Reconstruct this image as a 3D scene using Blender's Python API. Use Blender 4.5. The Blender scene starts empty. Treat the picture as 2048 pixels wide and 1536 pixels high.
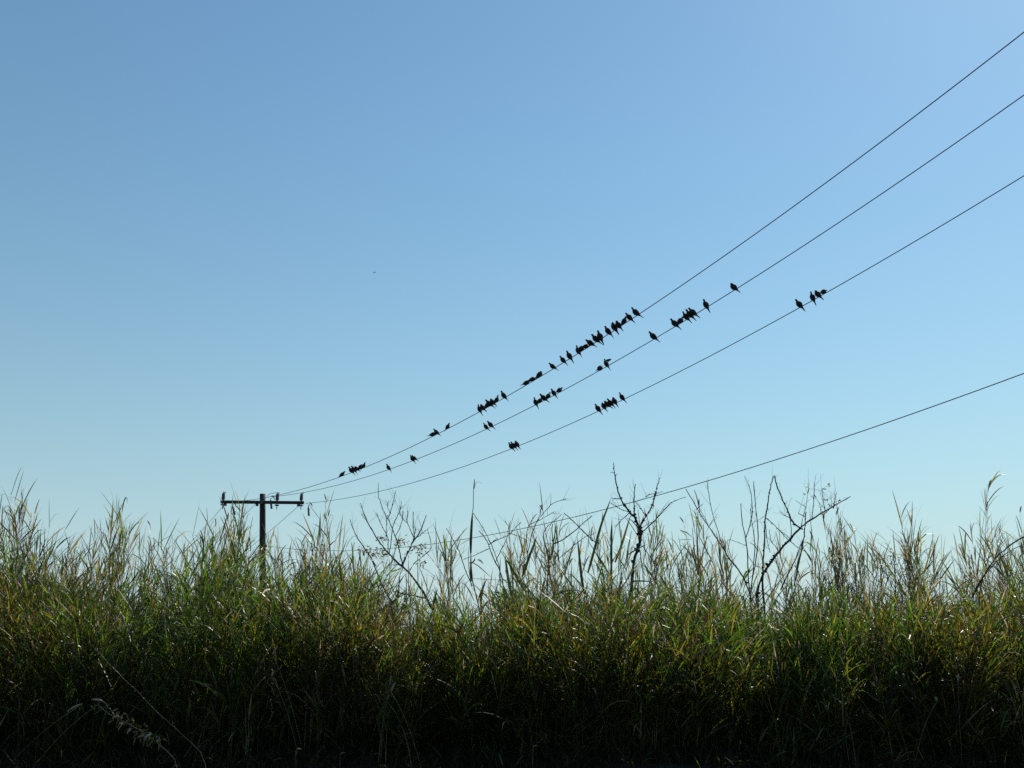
import bpy, bmesh, math, random
import numpy as np
from mathutils import Vector, Matrix

random.seed(7)
rng = np.random.default_rng(7)
scene = bpy.context.scene
col = scene.collection
R = math.radians

# ------------------------------------------------------------------ camera
EYE = 1.6
PITCH = R(15.0)
FPX = 2048.0
cam_data = bpy.data.cameras.new('camera')
cam_data.sensor_width = 36.0
cam_data.lens = 36.0
cam_data.clip_start = 0.1
cam_data.clip_end = 9000.0
cam = bpy.data.objects.new('camera', cam_data)
cam.location = (0, 0, EYE)
cam.rotation_euler = (R(90) + PITCH, 0, 0)
col.objects.link(cam)
scene.camera = cam

# ------------------------------------------------------------------ sky + sun + exposure
SUN_EL, SUN_ROT = R(43.0), R(36.0)
world = bpy.data.worlds.new('World')
scene.world = world
world.use_nodes = True
wt = world.node_tree
sky = wt.nodes.new('ShaderNodeTexSky')
sky.sky_type = 'NISHITA'
sky.sun_disc = False
sky.sun_elevation = SUN_EL
sky.sun_rotation = SUN_ROT
sky.air_density = 2.0
sky.dust_density = 0.384
sky.ozone_density = 7.47
sky.altitude = 583.0
bg = wt.nodes['Background']
STR = 0.0985
tint = wt.nodes.new('ShaderNodeMixRGB')          # camera white balance
tint.blend_type = 'MULTIPLY'
tint.inputs[0].default_value = 1.0
tint.inputs[2].default_value = (0.90, 1.03, 1.00, 1)
wt.links.new(sky.outputs[0], tint.inputs[1])
wtc = wt.nodes.new('ShaderNodeTexCoord')          # pale haze all round the horizon
sep = wt.nodes.new('ShaderNodeSeparateXYZ')
wt.links.new(wtc.outputs['Generated'], sep.inputs[0])
zc = wt.nodes.new('ShaderNodeMath')
zc.operation = 'MAXIMUM'
zc.inputs[1].default_value = 0.0
wt.links.new(sep.outputs['Z'], zc.inputs[0])
zs = wt.nodes.new('ShaderNodeMath')
zs.operation = 'MULTIPLY'
zs.inputs[1].default_value = -1.0 / 0.150
wt.links.new(zc.outputs[0], zs.inputs[0])
ze = wt.nodes.new('ShaderNodeMath')
ze.operation = 'EXPONENT'
wt.links.new(zs.outputs[0], ze.inputs[0])
zf_ = wt.nodes.new('ShaderNodeMath')
zf_.operation = 'MULTIPLY'
zf_.inputs[1].default_value = 0.97
wt.links.new(ze.outputs[0], zf_.inputs[0])
hz = wt.nodes.new('ShaderNodeMixRGB')
hz.inputs[2].default_value = (0.515 / STR, 0.715 / STR, 0.865 / STR, 1)
wt.links.new(zf_.outputs[0], hz.inputs[0])
wt.links.new(tint.outputs[0], hz.inputs[1])
wt.links.new(hz.outputs[0], bg.inputs[0])
bg.inputs[1].default_value = STR

sun_data = bpy.data.lights.new('sun', 'SUN')
sun_data.energy = 5.0
sun_data.angle = R(0.53)
sun_data.color = (1.0, 0.94, 0.84)
sun = bpy.data.objects.new('sun', sun_data)
sdir = Vector((math.sin(SUN_ROT) * math.cos(SUN_EL), math.cos(SUN_ROT) * math.cos(SUN_EL), math.sin(SUN_EL)))
sun.rotation_euler = sdir.to_track_quat('Z', 'Y').to_euler()
sun.location = sdir * 60
col.objects.link(sun)

scene.view_settings.view_transform = 'Standard'
scene.view_settings.look = 'None'
scene.view_settings.exposure = 0.0
scene.view_settings.gamma = 1.0
scene.view_settings.use_curve_mapping = False
scene.render.engine = 'CYCLES'
scene.cycles.use_denoising = False
scene.cycles.max_bounces = 6
scene.cycles.diffuse_bounces = 3
scene.cycles.transmission_bounces = 4
scene.cycles.sample_clamp_indirect = 4.0

# ------------------------------------------------------------------ helpers
CP, SP = math.cos(PITCH), math.sin(PITCH)


def P(px, py, Y):
    """world point at depth Y seen at photo pixel (2048 wide)"""
    x = (px - 1024) / FPX
    y = (768 - py) / FPX
    d = np.array([x, CP - SP * y, SP + CP * y])
    return d * (Y / d[1]) + np.array([0, 0, EYE])


def zoomed(ox, oy, sc):
    return lambda pts: [(ox + x / sc, oy + y / sc) for x, y in pts]


def material(name, build):
    m = bpy.data.materials.new(name)
    m.use_nodes = True
    nt = m.node_tree
    nt.nodes.clear()
    out = nt.nodes.new('ShaderNodeOutputMaterial')
    build(nt, out)
    return m


def leaf_mat(name, lo, hi, trans, tf=0.42, rough=0.32, spec=0.5):
    def b(nt, out):
        geo = nt.nodes.new('ShaderNodeNewGeometry')
        ramp = nt.nodes.new('ShaderNodeValToRGB')
        ramp.color_ramp.elements[0].color = (*lo, 1)
        ramp.color_ramp.elements[1].color = (*hi, 1)
        nt.links.new(geo.outputs['Random Per Island'], ramp.inputs[0])
        tc = nt.nodes.new('ShaderNodeTexCoord')
        noi = nt.nodes.new('ShaderNodeTexNoise')
        noi.inputs['Scale'].default_value = 26
        noi.inputs['Detail'].default_value = 3
        nt.links.new(tc.outputs['Object'], noi.inputs['Vector'])
        mul = nt.nodes.new('ShaderNodeMixRGB')
        mul.blend_type = 'MULTIPLY'
        mul.inputs[0].default_value = 0.6
        nt.links.new(ramp.outputs[0], mul.inputs[1])
        r2 = nt.nodes.new('ShaderNodeValToRGB')
        r2.color_ramp.elements[0].position = 0.3
        r2.color_ramp.elements[0].color = (0.45, 0.40, 0.32, 1)
        r2.color_ramp.elements[1].position = 0.62
        r2.color_ramp.elements[1].color = (1.1, 1.1, 1.0, 1)
        nt.links.new(noi.outputs['Fac'], r2.inputs[0])
        nt.links.new(r2.outputs[0], mul.inputs[2])
        p = nt.nodes.new('ShaderNodeBsdfPrincipled')
        p.inputs['Roughness'].default_value = rough
        p.inputs['Specular IOR Level'].default_value = spec
        nt.links.new(mul.outputs[0], p.inputs['Base Color'])
        t = nt.nodes.new('ShaderNodeBsdfTranslucent')
        m2 = nt.nodes.new('ShaderNodeMixRGB')
        m2.blend_type = 'MULTIPLY'
        m2.inputs[0].default_value = 1
        m2.inputs[2].default_value = (*trans, 1)
        nt.links.new(mul.outputs[0], m2.inputs[1])
        nt.links.new(m2.outputs[0], t.inputs['Color'])
        mx = nt.nodes.new('ShaderNodeMixShader')
        mr = nt.nodes.new('ShaderNodeMapRange')      # leaf blades differ in thickness
        mr.inputs['To Min'].default_value = tf * 0.35
        mr.inputs['To Max'].default_value = min(1.0, tf * 1.5)
        wn = nt.nodes.new('ShaderNodeTexWhiteNoise')
        wn.noise_dimensions = '1D'
        nt.links.new(geo.outputs['Random Per Island'], wn.inputs['W'])
        nt.links.new(wn.outputs['Value'], mr.inputs['Value'])
        nt.links.new(mr.outputs[0], mx.inputs[0])
        nt.links.new(p.outputs[0], mx.inputs[1])
        nt.links.new(t.outputs[0], mx.inputs[2])
        nt.links.new(mx.outputs[0], out.inputs[0])
    return material(name, b)


def plain_mat(name, c1, c2, scale=8.0, rough=0.7, stretch=(1, 1, 1), metallic=0.0, bump=0.0, spec=0.4):
    def b(nt, out):
        tc = nt.nodes.new('ShaderNodeTexCoord')
        mp = nt.nodes.new('ShaderNodeMapping')
        mp.inputs['Scale'].default_value = stretch
        nt.links.new(tc.outputs['Object'], mp.inputs['Vector'])
        noi = nt.nodes.new('ShaderNodeTexNoise')
        noi.inputs['Scale'].default_value = scale
        noi.inputs['Detail'].default_value = 5
        nt.links.new(mp.outputs[0], noi.inputs['Vector'])
        ramp = nt.nodes.new('ShaderNodeValToRGB')
        ramp.color_ramp.elements[0].position = 0.32
        ramp.color_ramp.elements[1].position = 0.68
        ramp.color_ramp.elements[0].color = (*c1, 1)
        ramp.color_ramp.elements[1].color = (*c2, 1)
        nt.links.new(noi.outputs['Fac'], ramp.inputs[0])
        p = nt.nodes.new('ShaderNodeBsdfPrincipled')
        p.inputs['Roughness'].default_value = rough
        p.inputs['Metallic'].default_value = metallic
        p.inputs['Specular IOR Level'].default_value = spec
        nt.links.new(ramp.outputs[0], p.inputs['Base Color'])
        if bump:
            bn = nt.nodes.new('ShaderNodeBump')
            bn.inputs['Strength'].default_value = bump
            nt.links.new(noi.outputs['Fac'], bn.inputs['Height'])
            nt.links.new(bn.outputs[0], p.inputs['Normal'])
        nt.links.new(p.outputs[0], out.inputs[0])
    return material(name, b)


M = dict(
    green=leaf_mat('green_leaf', (0.014, 0.027, 0.007), (0.084, 0.122, 0.030), (2.35, 2.75, 1.0), tf=0.55, rough=0.38, spec=0.35),
    olive=leaf_mat('olive_leaf', (0.042, 0.040, 0.012), (0.160, 0.140, 0.040), (2.6, 2.4, 1.0), tf=0.55, rough=0.38, spec=0.35),
    straw=leaf_mat('straw_leaf', (0.15, 0.12, 0.080), (0.42, 0.37, 0.27), (1.5, 1.45, 1.25), tf=0.55, rough=0.38, spec=0.4),
    brown=leaf_mat('brown_leaf', (0.050, 0.030, 0.016), (0.12, 0.070, 0.032), (1.3, 1.1, 0.8), tf=0.3, rough=0.5),
    reed=leaf_mat('reed_leaf', (0.028, 0.042, 0.014), (0.055, 0.070, 0.022), (1.5, 1.7, 0.8), tf=0.32, rough=0.45),
    thatch=leaf_mat('shade_dark_thatch', (0.008, 0.006, 0.004), (0.030, 0.021, 0.012), (1.2, 1.1, 0.8), tf=0.12, rough=0.7, spec=0.15),  # shade at the foot of the bank put into the thatch colour
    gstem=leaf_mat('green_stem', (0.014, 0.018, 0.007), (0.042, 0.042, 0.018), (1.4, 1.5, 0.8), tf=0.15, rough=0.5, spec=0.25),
    stem=leaf_mat('grass_stem', (0.085, 0.075, 0.040), (0.22, 0.18, 0.11), (1.1, 1.1, 0.9), tf=0.12, rough=0.35),
    pale=leaf_mat('seed_head', (0.22, 0.20, 0.15), (0.40, 0.36, 0.28), (1.2, 1.15, 1.0), tf=0.45, rough=0.6),
    bark=plain_mat('bark', (0.020, 0.015, 0.012), (0.060, 0.045, 0.038), 30, 0.85, bump=0.4),
    twig=plain_mat('twig', (0.030, 0.024, 0.020), (0.075, 0.060, 0.050), 40, 0.75),
    soil=plain_mat('soil', (0.012, 0.009, 0.006), (0.034, 0.026, 0.016), 3, 0.95, bump=0.5),
    wood=plain_mat('weathered_wood', (0.016, 0.012, 0.011), (0.048, 0.036, 0.031), 14, 0.8, (6, 6, 0.4), bump=0.3),
    armwood=plain_mat('crossarm_wood', (0.016, 0.012, 0.012), (0.042, 0.033, 0.032), 14, 0.8, (0.4, 6, 6), bump=0.3),
    steel=plain_mat('dull_steel', (0.06, 0.06, 0.065), (0.12, 0.12, 0.125), 20, 0.5, metallic=0.6),
    ceramic=plain_mat('brown_ceramic', (0.05, 0.040, 0.042), (0.10, 0.085, 0.085), 10, 0.22),
    polymer=plain_mat('grey_polymer', (0.035, 0.038, 0.042), (0.065, 0.07, 0.075), 10, 0.4),
    wire=plain_mat('dark_wire', (0.030, 0.032, 0.036), (0.055, 0.058, 0.062), 30, 0.55),
    plumage=plain_mat('dark_plumage', (0.016, 0.014, 0.015), (0.040, 0.034, 0.033), 38, 0.7, spec=0.2),
    wing=plain_mat('wing_feathers', (0.014, 0.012, 0.013), (0.034, 0.029, 0.029), 60, 0.7, spec=0.2),
    horn=plain_mat('dark_horn', (0.012, 0.011, 0.012), (0.02, 0.018, 0.018), 60, 0.5),
)


def link(name, me, mat, parent=None):
    o = bpy.data.objects.new(name, me)
    col.objects.link(o)
    if mat is not None:
        for m in (mat if isinstance(mat, (list, tuple)) else [mat]):
            me.materials.append(m)
    if parent is not None:
        o.parent = parent
        o.matrix_parent_inverse = Matrix.Identity(4)
    return o


def tag(o, label=None, cat=None, group=None, kind=None):
    for k, v in (('label', label), ('category', cat), ('group', group), ('kind', kind)):
        if v:
            o[k] = v
    return o


def empty(name, loc, label, cat, group=None):
    o = bpy.data.objects.new(name, None)
    o.empty_display_size = 0.1
    o.location = [float(v) for v in loc]
    col.objects.link(o)
    return tag(o, label, cat, group)


def np_mesh(name, V, counts, loops, matidx=None, smooth=False):
    me = bpy.data.meshes.new(name)
    V = np.asarray(V, dtype=np.float32)
    counts = np.asarray(counts, dtype=np.int32)
    loops = np.asarray(loops, dtype=np.int32)
    me.vertices.add(len(V))
    me.vertices.foreach_set('co', V.ravel())
    me.loops.add(len(loops))
    me.loops.foreach_set('vertex_index', loops)
    me.polygons.add(len(counts))
    starts = np.concatenate([[0], np.cumsum(counts)[:-1]]).astype(np.int32)
    me.polygons.foreach_set('loop_start', starts)
    if matidx is not None:
        me.polygons.foreach_set('material_index', np.asarray(matidx, dtype=np.int32))
    me.polygons.foreach_set('use_smooth', np.full(len(counts), smooth))
    me.update(calc_edges=True)
    me.validate()
    return me


class Geo:
    """collects ribbons and tubes, then makes one mesh"""

    def __init__(self):
        self.V, self.C, self.L, self.Mi, self.n = [], [], [], [], 0

    def add(self, V, counts, loops, mat):
        self.V.append(V)
        self.C.append(counts)
        self.L.append(loops + self.n)
        self.Mi.append(np.broadcast_to(mat, counts.shape).copy())
        self.n += len(V)

    def ribbons(self, pts, wid, side, mat):
        """pts (N,K,3) centre lines, wid (N,K) half widths (last row is a point), side (N,3)"""
        N, K, _ = pts.shape
        a = pts[:, :-1] + side[:, None, :] * wid[:, :-1, None]
        b = pts[:, :-1] - side[:, None, :] * wid[:, :-1, None]
        rows = np.stack([a, b], 2).reshape(N, 2 * (K - 1), 3)
        V = np.concatenate([rows, pts[:, -1:]], 1)
        nv = 2 * K - 1
        q = np.array([[2 * k, 2 * k + 1, 2 * k + 3, 2 * k + 2] for k in range(K - 2)]).ravel()
        f = np.concatenate([q, [2 * K - 4, 2 * K - 3, 2 * K - 2]])
        loops = (f[None, :] + (np.arange(N) * nv)[:, None]).ravel()
        counts = np.tile(np.array([4] * (K - 2) + [3]), N)
        m = np.repeat(np.broadcast_to(mat, (N,)), K - 1)
        self.add(V.reshape(-1, 3), counts, loops, m)

    def tubes(self, pts, rad, mat, sides=3):
        """pts (N,K,3), rad (N,K)"""
        N, K, _ = pts.shape
        d = np.gradient(pts, axis=1)
        d /= np.linalg.norm(d, axis=2, keepdims=True) + 1e-9
        ref = np.where(np.abs(d[..., 2:3]) > 0.8, np.array([1., 0, 0]), np.array([0, 0, 1.]))
        u = np.cross(d, ref)
        u /= np.linalg.norm(u, axis=2, keepdims=True) + 1e-9
        v = np.cross(d, u)
        ang = np.arange(sides) * 2 * np.pi / sides
        ring = pts[:, :, None] + rad[:, :, None, None] * (np.cos(ang)[None, None, :, None] * u[:, :, None] + np.sin(ang)[None, None, :, None] * v[:, :, None])
        V = ring.reshape(-1, 3)
        nv = K * sides
        f = []
        for k in range(K - 1):
            for s in range(sides):
                s2 = (s + 1) % sides
                f += [k * sides + s, k * sides + s2, (k + 1) * sides + s2, (k + 1) * sides + s]
        nf = (K - 1) * sides
        cap1 = list(range(sides))[::-1]
        cap2 = [(K - 1) * sides + s for s in range(sides)]
        f = np.array(f + cap1 + cap2)
        loops = (f[None, :] + (np.arange(N) * nv)[:, None]).ravel()
        counts = np.tile(np.array([4] * nf + [sides, sides]), N)
        m = np.repeat(np.broadcast_to(mat, (N,)), nf + 2)
        self.add(V, counts, loops, m)

    def poly(self, pts, rad, mat=0, sides=5):
        pts = np.asarray(pts, float)[None]
        rad = np.broadcast_to(np.asarray(rad, float), (pts.shape[1],))[None]
        self.tubes(pts, rad, mat, sides)

    def mesh(self, name, smooth=False):
        return np_mesh(name, np.concatenate(self.V), np.concatenate(self.C), np.concatenate(self.L), np.concatenate(self.Mi), smooth)


def lathe(bm, prof, seg=12, z0=0.0, xy=(0, 0)):
    rings = []
    for r, z in prof:
        rings.append([bm.verts.new((xy[0] + r * math.cos(2 * math.pi * i / seg), xy[1] + r * math.sin(2 * math.pi * i / seg), z0 + z)) for i in range(seg)])
    for a, b in zip(rings, rings[1:]):
        for i in range(seg):
            bm.faces.new((a[i], a[(i + 1) % seg], b[(i + 1) % seg], b[i]))
    bm.faces.new(rings[0][::-1])
    bm.faces.new(rings[-1])


def box(bm, c, s, rot=None, bevel=0.0):
    r = bmesh.ops.create_cube(bm, size=1.0)
    vs = r['verts']
    mat = Matrix.Translation(c) @ (rot.to_4x4() if rot else Matrix.Identity(4)) @ Matrix.Diagonal((*s, 1))
    bmesh.ops.transform(bm, matrix=mat, verts=vs)
    if bevel:
        es = list({e for v in vs for e in v.link_edges})
        bmesh.ops.bevel(bm, geom=es, offset=bevel, segments=1, affect='EDGES')


def bm_obj(name, bm, mat, parent=None, smooth=False):
    me = bpy.data.meshes.new(name)
    bmesh.ops.recalc_face_normals(bm, faces=bm.faces)
    bm.to_mesh(me)
    bm.free()
    if smooth:
        me.polygons.foreach_set('use_smooth', [True] * len(me.polygons))
    return link(name, me, mat, parent)


# ------------------------------------------------------------------ ground
def smooth(a, b, t):
    u = np.clip((t - a) / (b - a), 0, 1)
    return u * u * (3 - 2 * u)


def ground(x, y):
    x = np.asarray(x, float)
    y = np.asarray(y, float)
    w = 0.10 * np.sin(x * 0.9 + 1.0) + 0.06 * np.sin(x * 2.3)
    yy = y + w
    z = 0.95 * smooth(4.2, 7.2, yy) + 0.35 * smooth(7.0, 8.8, yy) - 1.30 * smooth(9.6, 15.0, yy)
    z = z + 0.03 * np.sin(3.1 * x + 1.7 * y) + 0.02 * np.sin(5.3 * y - 2.2 * x)
    far = np.clip((np.hypot(x, y) - 60) / 400, 0, 1)
    return z - 0.0 * far


def axis(fine0, fine1, step, far):
    a = list(np.arange(fine0, fine1 + 1e-6, step))
    g, s = a[-1], step
    while g < far:
        s *= 1.5
        g += s
        a.append(g)
    g, s = a[0], step
    while g > -far:
        s *= 1.5
        g -= s
        a.insert(0, g)
    return np.array(a)


gx = axis(-10, 10, 0.25, 4000)
gy = axis(-2, 17, 0.25, 4000)
GX, GY = np.meshgrid(gx, gy)
GZ = ground(GX, GY)
nx, ny = len(gx), len(gy)
V = np.stack([GX, GY, GZ], 2).reshape(-1, 3)
ii, jj = np.meshgrid(np.arange(nx - 1), np.arange(ny - 1))
b0 = (jj * nx + ii).ravel()
F = np.stack([b0, b0 + 1, b0 + nx + 1, b0 + nx], 1)
go = link('ground', np_mesh('ground', V, np.full(len(F), 4), F.ravel(), smooth=True), M['soil'])
tag(go, 'dark soil of a low grassy bank and the flat field behind it', None, None, 'structure')

# ------------------------------------------------------------------ grass
SKX = [0, 50, 90, 130, 170, 230, 260, 300, 340, 400, 440, 480, 520, 560, 600, 650, 700, 740, 800, 860, 900, 950, 1000, 1050, 1100,
       1150, 1200, 1250, 1300, 1350, 1400, 1450, 1500, 1550, 1600, 1650, 1700, 1750, 1790, 1830, 1870, 1920, 1960, 2000, 2048]
_SKD = [1125, 1105, 1160, 1180, 1170, 1160, 1160, 1180, 1175, 1165, 1160, 1125, 1180, 1180, 1170, 1150, 1180, 1170, 1195, 1225, 1230,
       1240, 1240, 1200, 1200, 1195, 1190, 1180, 1175, 1175, 1215, 1200, 1230, 1245, 1205, 1200, 1195, 1195, 1150, 1180, 1225, 1220, 1195, 1165, 1130]


SKD = [d + (18 if x > 790 else 0) for x, d in zip(SKX, _SKD)]


def to_px(x, Y, z=2.0):
    dep = CP * Y + SP * (z - EYE)
    return 1024 + FPX * x / dep


def z_at(py, Y):
    y = (768 - py) / FPX
    return EYE + Y * (SP + CP * y) / (CP - SP * y)


def unit(v):
    return v / (np.linalg.norm(v, axis=-1, keepdims=True) + 1e-9)


def stems_pts(base, H, lean, K=6, power=1.9):
    t = np.linspace(0, 1, K)[None, :, None]
    up = np.array([0, 0, 1.0])
    lean3 = np.concatenate([lean, np.zeros((len(lean), 1))], 1)
    drop = (lean ** 2).sum(1)[:, None, None] * 0.25
    return base[:, None] + H[:, None, None] * (t * up + lean3[:, None] * t ** power - drop * up * t ** 3)


def leaves_on(geo, base, H, lean, nleaf, mats, probs, tmin=0.12, lmul=1.0, wmul=1.0, ang=(0.25, 0.95), power=1.9, erect=0.0, r=rng, hue=None):
    N = len(base)
    idx = np.repeat(np.arange(N), nleaf)
    n = len(idx)
    t = tmin + (1 - tmin) * r.random(n) ** 0.85
    b, h, l = base[idx], H[idx], lean[idx]
    l3 = np.concatenate([l, np.zeros((n, 1))], 1)
    drop = (l ** 2).sum(1)[:, None] * 0.25
    up = np.array([0, 0, 1.0])
    p0 = b + h[:, None] * (t[:, None] * up + l3 * t[:, None] ** power - drop * up * t[:, None] ** 3)
    ax = unit(up + l3 * power * t[:, None] ** (power - 1))
    phi = r.random(n) * 2 * np.pi
    out = np.stack([np.cos(phi), np.sin(phi), np.zeros(n)], 1)
    a = ang[0] + (ang[1] - ang[0]) * r.random(n) * (1.15 - 0.6 * t)
    d = unit(ax * np.cos(a)[:, None] + out * np.sin(a)[:, None])
    L = (0.14 + 0.26 * r.random(n)) * lmul * (1.1 - 0.35 * t)
    droop = (0.10 + 0.75 * r.random(n) ** 2) * (1 - erect) * L
    K = 5
    u = np.linspace(0, 1, K)[None, :, None]
    pts = p0[:, None] + d[:, None] * L[:, None, None] * u - up * droop[:, None, None] * u ** 2.2
    side = unit(np.cross(d, out + 0.25 * r.normal(size=(n, 3))) + 0.45 * r.normal(size=(n, 3)))
    side = unit(side - d * (side * d).sum(1, keepdims=True))
    w = (0.0022 + 0.0034 * r.random(n)) * wmul
    prof = np.array([0.55, 1.0, 0.9, 0.6, 0.0])
    m = r.choice(mats, size=n, p=probs)
    if hue is not None:      # whole clumps lean towards olive
        m = np.where((m == 0) & (r.random(n) < hue[idx]), 1, m)
    geo.ribbons(pts, w[:, None] * prof[None], side, m)


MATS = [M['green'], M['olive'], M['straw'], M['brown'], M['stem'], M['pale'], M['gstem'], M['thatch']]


def patch(x, y, s=1.0, ph=0.0):
    return 0.5 + 0.25 * (np.sin(1.7 * s * x + 1.3 + ph) + np.sin(2.9 * s * x - 2.1 * y * s + ph * 2)) * 0.9


def grass_band(geo, n, y0, y1, tip, nleaf, half=7.6, cl=60, per=11, frac=0.62, spread=0.075, over=-0.03, **kw):
    nc = n // per
    cx = rng.uniform(-half, half, nc)
    cy = rng.uniform(y0, y1, nc)
    ch = rng.normal(0, cl, nc)
    k = rng.integers(0, nc, n)
    use = rng.random(n) < frac
    x = np.where(use, cx[k] + rng.normal(0, spread, n), rng.uniform(-half, half, n))
    Y = np.where(use, np.clip(cy[k] + rng.normal(0, spread, n), y0 - 0.1, y1 + 0.1), rng.uniform(y0, y1, n))
    px = to_px(x, Y)
    g = ground(x, Y)
    zt = z_at(tip(px, n) + np.where(use, np.maximum(ch[k], -cl), 0), Y)
    H = np.clip(zt - g, 0.1, 2.3) * 1.02
    base = np.stack([x, Y, g - 0.03], 1)
    lean = rng.normal(0, 0.13, (n, 2)) + np.array([0.02, over])
    lean += np.where(use[:, None], np.stack([rng.normal(0, .12, nc), rng.normal(0, .1, nc)], 1)[k], 0)
    pts = stems_pts(base, H, lean)
    rad = 0.0018 * np.linspace(1.25, 0.45, 6)[None] * (0.7 + 0.6 * rng.random(n))[:, None]
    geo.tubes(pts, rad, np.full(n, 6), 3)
    hue = np.clip(patch(x, Y, 1.0, y0) * 0.6 + np.where(use, rng.random(nc)[k], 0.5) * 0.5 - 0.3, 0, 0.7)
    leaves_on(geo, base, H, lean, nleaf, hue=hue, **kw)
    return base, H, lean


dense = lambda px: np.interp(px, SKX, SKD)
g1 = Geo()
# height (photo rows) up to which the stand is closed, along the bank
OPX = [-200, 0, 100, 300, 450, 485, 522, 570, 620, 720, 820, 950, 1050, 1150, 1300, 1400, 1520, 1640, 1800, 1880, 1960, 2048, 2250]
OPY = [1140, 1125, 1170, 1185, 1158, 1170, 1212, 1190, 1175, 1195, 1240, 1256, 1232, 1225, 1222, 1248, 1268, 1248, 1222, 1260, 1225, 1160, 1160]
closed = lambda px: np.interp(px, OPX, OPY)
# back of the bank: forms the skyline
grass_band(g1, 2500, 8.2, 9.5, lambda px, n: dense(px) + np.where(px < 700, 10, -18) + np.abs(rng.normal(0, 80, n)), 12,
           mats=[0, 1, 2], probs=[0.66, 0.18, 0.16], wmul=1.1, ang=(0.18, 0.95), lmul=1.2, per=14, frac=0.75, spread=0.09)
# middle
grass_band(g1, 4900, 7.55, 8.25, lambda px, n: closed(px) + 5 + np.abs(rng.normal(0, 50, n)), 16,
           mats=[0, 1, 2, 3], probs=[0.80, 0.06, 0.10, 0.04], wmul=1.0, ang=(0.2, 1.0), lmul=1.1, cl=70, per=20, frac=0.85, spread=0.10)
# front face: as tall as the rest, leaning out a little, so that its foot stands in its own shade
grass_band(g1, 5200, 6.95, 7.55, lambda px, n: closed(px) + 22 + np.abs(rng.normal(0, 50, n)), 16,
           mats=[0, 1, 2, 3], probs=[0.80, 0.07, 0.05, 0.08], wmul=1.0, ang=(0.2, 1.05), lmul=1.1, cl=70, per=20, frac=0.85, spread=0.10, over=-0.14)
# short growth along the foot, mostly blades coloured near-black to deepen the shade
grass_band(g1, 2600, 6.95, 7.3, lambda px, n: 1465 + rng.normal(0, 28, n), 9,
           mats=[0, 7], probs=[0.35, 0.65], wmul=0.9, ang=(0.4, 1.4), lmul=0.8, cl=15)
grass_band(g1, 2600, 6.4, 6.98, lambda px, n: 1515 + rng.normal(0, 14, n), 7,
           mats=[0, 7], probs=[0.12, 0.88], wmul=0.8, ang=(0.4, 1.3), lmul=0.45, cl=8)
go = link('grass', g1.mesh('grass'), MATS)
tag(go, 'dense tall green and olive grass covering the bank', 'grass', None, 'stuff')

g2 = Geo()   # thin dry wisps standing above the green mass, too many to count
n = 500
TX = np.array([22, 70, 150, 190, 245, 300, 345, 415, 455, 481, 545, 605, 652, 705, 893, 1030, 1085, 1130, 1215, 1305, 1345, 1398, 1450, 1560, 1625, 1672,
               1705, 1745, 1800, 1842, 1930, 1978, 2020])
tx = np.where(rng.random(n) < 0.78, rng.choice(TX, n) + rng.normal(0, 30, n), rng.uniform(-60, 2110, n))
Y = rng.uniform(8.0, 9.4, n)
x = (tx - 1024) / FPX * (CP * Y + 0.15)
px = to_px(x, Y)
H = z_at(dense(px) - 10 - 95 * rng.random(n) ** 1.6, Y) - ground(x, Y)
base = np.stack([x, Y, ground(x, Y) - 0.03], 1)
lean = rng.normal(0, 0.12, (n, 2))
pts = stems_pts(base, H, lean)
g2.tubes(pts, 0.0018 * np.linspace(1.3, 0.35, 6)[None] * (0.7 + 0.7 * rng.random(n))[:, None], np.full(n, 4), 3)
leaves_on(g2, base, H, lean, 7, [0, 1, 2], [0.36, 0.24, 0.40], tmin=0.4, lmul=1.15, wmul=0.85, ang=(0.12, 0.85))
n = 900      # matted thatch low on the front face, mostly in the shade-dark colour
x = rng.uniform(-7.6, 7.6, n)
Y = rng.uniform(6.9, 7.6, n)
base = np.stack([x, Y, ground(x, Y) - 0.03], 1)
H = rng.uniform(0.25, 0.55, n)
lean = rng.normal(0, 0.35, (n, 2))
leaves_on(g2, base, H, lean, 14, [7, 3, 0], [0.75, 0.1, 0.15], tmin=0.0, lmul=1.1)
go = link('dry_grass', g2.mesh('dry_grass'), MATS)
tag(go, 'thin dry grass wisps and brown thatch among the green grass', 'grass', None, 'stuff')


# ------------------------------------------------------------------ single tufts that stand out on the skyline
def seed_head(parent, p, d, length=0.085, rad=0.0055, mat='pale', origin=(0, 0, 0)):
    geo = Geo()
    d = np.asarray(d, float)
    d = d / np.linalg.norm(d)
    t = np.linspace(0, 1, 6)
    pts = np.asarray(p)[None] + d[None] * (t * length)[:, None] + np.array([0, 0, -1.0]) * (0.25 * length * t ** 2)[:, None]
    rad_ = rad * np.array([0.4, 0.95, 1.0, 0.9, 0.7, 0.15])
    geo.poly(pts - np.asarray(origin), rad_, 0, 6)
    # bristles
    n = 46
    u = rng.random(n)
    q = np.asarray(p)[None] + d[None] * (u * length)[:, None] + np.array([0, 0, -1.0]) * (0.25 * length * u ** 2)[:, None] - np.asarray(origin)
    o = unit(rng.normal(size=(n, 3)) + 0.9 * d[None])
    L = rng.uniform(0.006, 0.013, n)
    bp = q[:, None] + o[:, None] * L[:, None, None] * np.linspace(0, 1, 3)[None, :, None]
    geo.ribbons(bp, 0.0006 * np.array([1, .7, 0])[None].repeat(n, 0), unit(np.cross(o, rng.normal(size=(n, 3)))), 0)
    return link('seed_head', geo.mesh('seed_head', True), M[mat], parent)


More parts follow.
